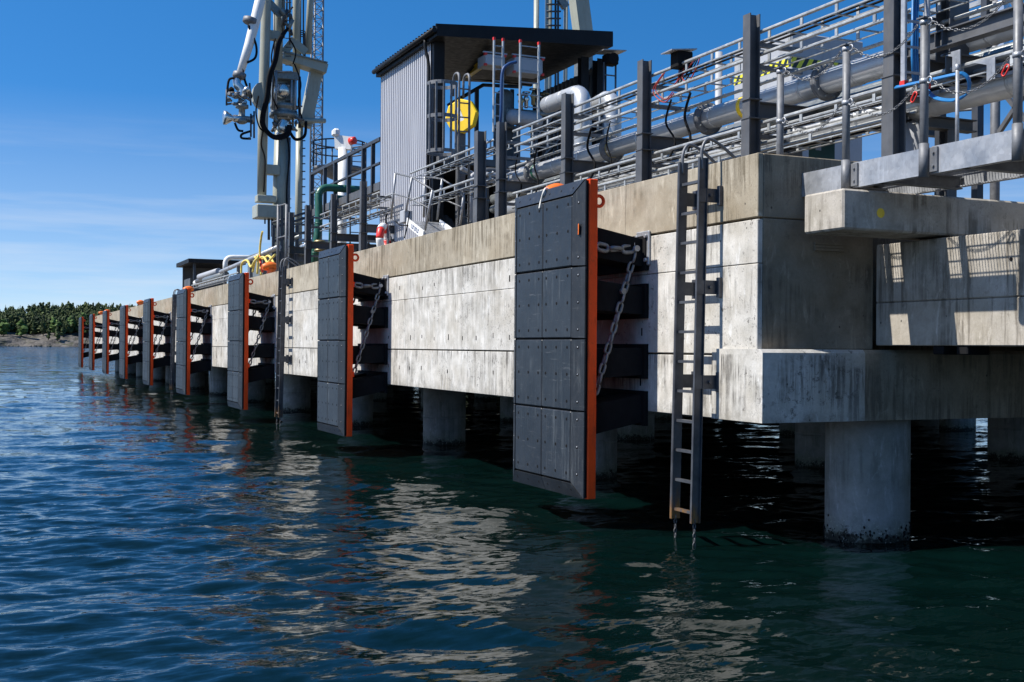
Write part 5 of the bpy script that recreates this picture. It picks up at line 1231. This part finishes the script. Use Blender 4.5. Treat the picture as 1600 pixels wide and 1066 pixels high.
tag(mb.build('bracing', M['galv_dark'], t), None, None, None, 'stuff')
# round maintenance platform next to the mast
pc = at(530, 232, X=6.0); t = thing('lookout_platform', 'round railed platform with ladder cage right of the mast', 'platform', (pc.x, pc.y, ZD)); rr = 1.05
zp = zat(530, 262, 6.0)
mb = MB(); mb.lathe((pc.x, pc.y, zp - .12), [(.3, -.35), (rr, 0), (rr, .1)], 20); mb.build('floor_plate', M['galv_dark'], t)
for z in (zat(530, 224, 6.0), zat(530, 238, 6.0)): mb = MB(); mb.tube(arc((pc.x, pc.y, z), V((1, 0, 0)), V((0, 1, 0)), rr, 0, 2 * pi, 24)[:-1], .03, 6, closed=True); mb.build('rail', M['rail_dark'], t)
for k in range(8): a = k * pi / 4; mb = MB(); mb.cyl((pc.x + rr * cos(a), pc.y + rr * sin(a), zp), (pc.x + rr * cos(a), pc.y + rr * sin(a), zat(530, 224, 6.0)), .03, 6); mb.build('post', M['rail_dark'], t)
mb = MB(); mb.cyl((pc.x, pc.y, ZD), (pc.x, pc.y, zp - .4), .12, 12); mb.build('support_leg', M['galv_dark'], t)
fa = at(560, 235, X=5.4)
for dx in (-.28, .28): mb = MB(); mb.cyl((fa.x + dx, fa.y, ZD), (fa.x + dx, fa.y, zat(560, 222, 5.4)), .03, 6); mb.build('ladder_rail', M['rail_dark'], t)
mb = MB()
for z in np.arange(ZD + .3, zat(560, 222, 5.4), .32): mb.cyl((fa.x - .28, fa.y, z), (fa.x + .28, fa.y, z), .018, 5)
tag(mb.build('rungs', M['rail_dark'], t), None, None, None, 'stuff')
# fire monitor on white post
fx = 4.2; fp = at(535, 300, X=fx); t = thing('fire_monitor', 'white boxy fire monitor head on a white post', 'fire monitor', (fx, fp.y, ZD))
mb = MB(); mb.cyl((fx, fp.y, ZD), (fx, fp.y, zat(535, 232, fx)), .155, 16); mb.build('post', M['white'], t)
z = zat(537, 220, fx); mb = MB(); mb.add([(fx - .25, fp.y + .1, z - .25), (fx + .2, fp.y - .25, z - .3), (fx + .35, fp.y + .1, z - .28), (fx - .1, fp.y + .4, z - .25), (fx - .28, fp.y + .1, z + .22), (fx + .25, fp.y - .3, z + .12), (fx + .4, fp.y + .1, z + .1), (fx - .1, fp.y + .45, z + .25)], [(0, 3, 2, 1), (4, 5, 6, 7), (0, 1, 5, 4), (1, 2, 6, 5), (2, 3, 7, 6), (3, 0, 4, 7)]); mb.build('head', M['white'], t)
mb = MB(); mb.lathe((fx + .2, fp.y - .2, z - .02), [(.13, 0), (.13, .2), (.09, .22)], 12, V((.6, -.8, .1))); mb.build('nozzle', M['red'], t)
mb = MB(); mb.box(fx - .33, fx - .1, fp.y - .05, fp.y + .3, z + .16, z + .42, .06); mb.build('hood', M['white'], t)
# platform railing left of the cabin
wx = 2.9; t = thing('access_platform', 'dark railed access platform left of the corrugated cabin', 'platform', (wx, Yat(540, wx), 5))
for px in (487, 508, 524, 545, 568, 583):
    yy = 272 + (px - 487) * (217 - 272) / 108; a = at(px, yy, X=wx); mb = MB(); mb.box(wx - .05, wx + .05, a.y - .05, a.y + .05, zat(px, yy + 78, wx), a.z); mb.build('post', M['rail_dark'], t)
for dz in (0, 30):
    mb = MB(); mb.bar(at(487, 272 + dz, X=wx), at(595, 217 + dz * 1.25, X=wx), .09, .09 if dz == 0 else .05); mb.build('rail', M['rail_dark'], t)
zp2 = zat(570, 300, wx); mb = MB(); mb.box(wx, wx + 1.2, Yat(592, wx), Yat(487, wx), zp2 - .1, zp2 + .12); mb.build('platform_beam', M['steel_dark'], t)
mb = MB(); ex_ = at(578, 300, X=1.62)
# far shelter
sx = 3.0; ya_, yb2 = Yat(352, sx), Yat(287, sx); zs = zat(300, 410, sx)
t = thing('shelter', 'small dark open shelter with a flat black roof at the far end', 'shelter', (sx, ya_, ZD)); ys_ = Yat(304, sx)
mb = MB(); mb.box(sx - .35, sx + 2.6, ys_ - .3, yb2 + .3, zs - .1, zs + .12, .01); mb.build('roof', M['roof'], t)
mb = MB(); mb.box(sx, sx + 2.3, yb2, yb2 + .1, ZD, zs - .1); mb.box(sx, sx + .08, ys_ + 1.4, yb2, ZD, zs - .8); mb.build('wall', M['steel_dark'], t)
for (x, y) in ((sx, ys_), (sx + 2.3, ys_), (sx, yb2 - .1)): mb = MB(); mb.box(x - .06, x + .06, y - .06, y + .06, ZD, zs - .1); mb.build('post', M['rail_dark'], t)
for k in range(4):
    p = at(random.uniform(300, 350), random.uniform(425, 440), X=2.0 + .3 * k)
    pipe('process_pipe', M[('machine', 'grey_paint', 'steel_dark', 'white')[k]], [(p.x, p.y - 2, p.z), (p.x, p.y + 3, p.z)], .14, 'straight grey pipe end beside the far shelter', 'pipe', 10, 'pipe ends by the far shelter')
for px in (352, 372, 392, 412):
    a = at(px, 440, X=1.3); mb = MB(); mb.box(a.x - .05, a.x + .05, a.y - .05, a.y + .05, ZD, zat(px, 421 - (px - 352) * .43, 1.3)); tag(mb.build('pipe_stand', M['galv_dark'], None, (a.x, a.y, ZD)), 'thin post carrying the pale pipe left of the loading arm', 'post', 'posts under the pale pipe')
# yellow ropes near the bright bollard
rp = [[(377, 428), (378, 412), (386, 407), (392, 417), (398, 408), (404, 402)], [(395, 425), (398, 410), (403, 400), (402, 428)], [(404, 404), (412, 402), (418, 410), (424, 404), (430, 398)], [(408, 430), (406, 395), (408, 372), (410, 362)], [(398, 402), (410, 405), (420, 400), (428, 412)]]
for i, ptl in enumerate(rp):
    mb = MB(); mb.tube(spline([at(a, b, X=.75 + .05 * i) for a, b in ptl], 7), .034, 8); tag(mb.build('mooring_rope', M['yellow_rope']), 'yellow rope draped over the rail left of the bright orange bollard', 'rope', 'yellow ropes by the bright bollard')
mb = MB(); mb.tube([at(410, 425, X=.9), at(407, 408, X=.9), at(406, 399, X=.9)], .035, 6); tag(mb.build('mooring_rope', M['red']), 'dark red rope hanging among the yellow ropes', 'rope')
# pier-edge upright tubes above the middle ladder
t = thing('grab_post', 'pair of tall thin grey uprights above the middle ladder', 'posts', (.1, Yat(440, .1), ZT))
for px in (434, 447): a = at(px, 400, X=.1); mb = MB(); mb.cyl((.1, a.y, ZT - .3), (.1, a.y, zat(px, 320, .1)), .035, 8); mb.build('upright', M['galv_dark'], t)
for py in (322, 372): mb = MB(); mb.cyl(at(434, py, X=.1), at(447, py - 3, X=.1), .02, 6); mb.build('bar', M['galv_dark'], t)

# labels of look-alikes: their order from left to right in the picture
ORD = ['leftmost', 'second from left', 'third from left', 'fourth from left', 'fifth from left', 'sixth from left', 'seventh from left', 'eighth from left', 'ninth from left', 'tenth from left']
bpy.context.view_layer.update()
def cpt(o):
    ps = [c.matrix_world @ V(b) for c in [o] + list(o.children_recursive) if c.type == 'MESH' for b in c.bound_box]
    c = sum(ps, V((0, 0, 0))) / len(ps) - CAM; return c.dot(RT) / c.dot(fw)
by = {}
for o in C.objects:
    if o.parent is None and 'label' in o: by.setdefault(o['label'], []).append(o)
for lb, os_ in by.items():
    if 1 < len(os_) <= 10:
        for i, o in enumerate(sorted(os_, key=cpt)): o['label'] = lb + ', ' + ORD[i]
# ------------------------------------------------------------------ render settings
scn.cycles.max_bounces = 8; scn.cycles.diffuse_bounces = 4; scn.cycles.glossy_bounces = 4
scn.cycles.use_denoising = True
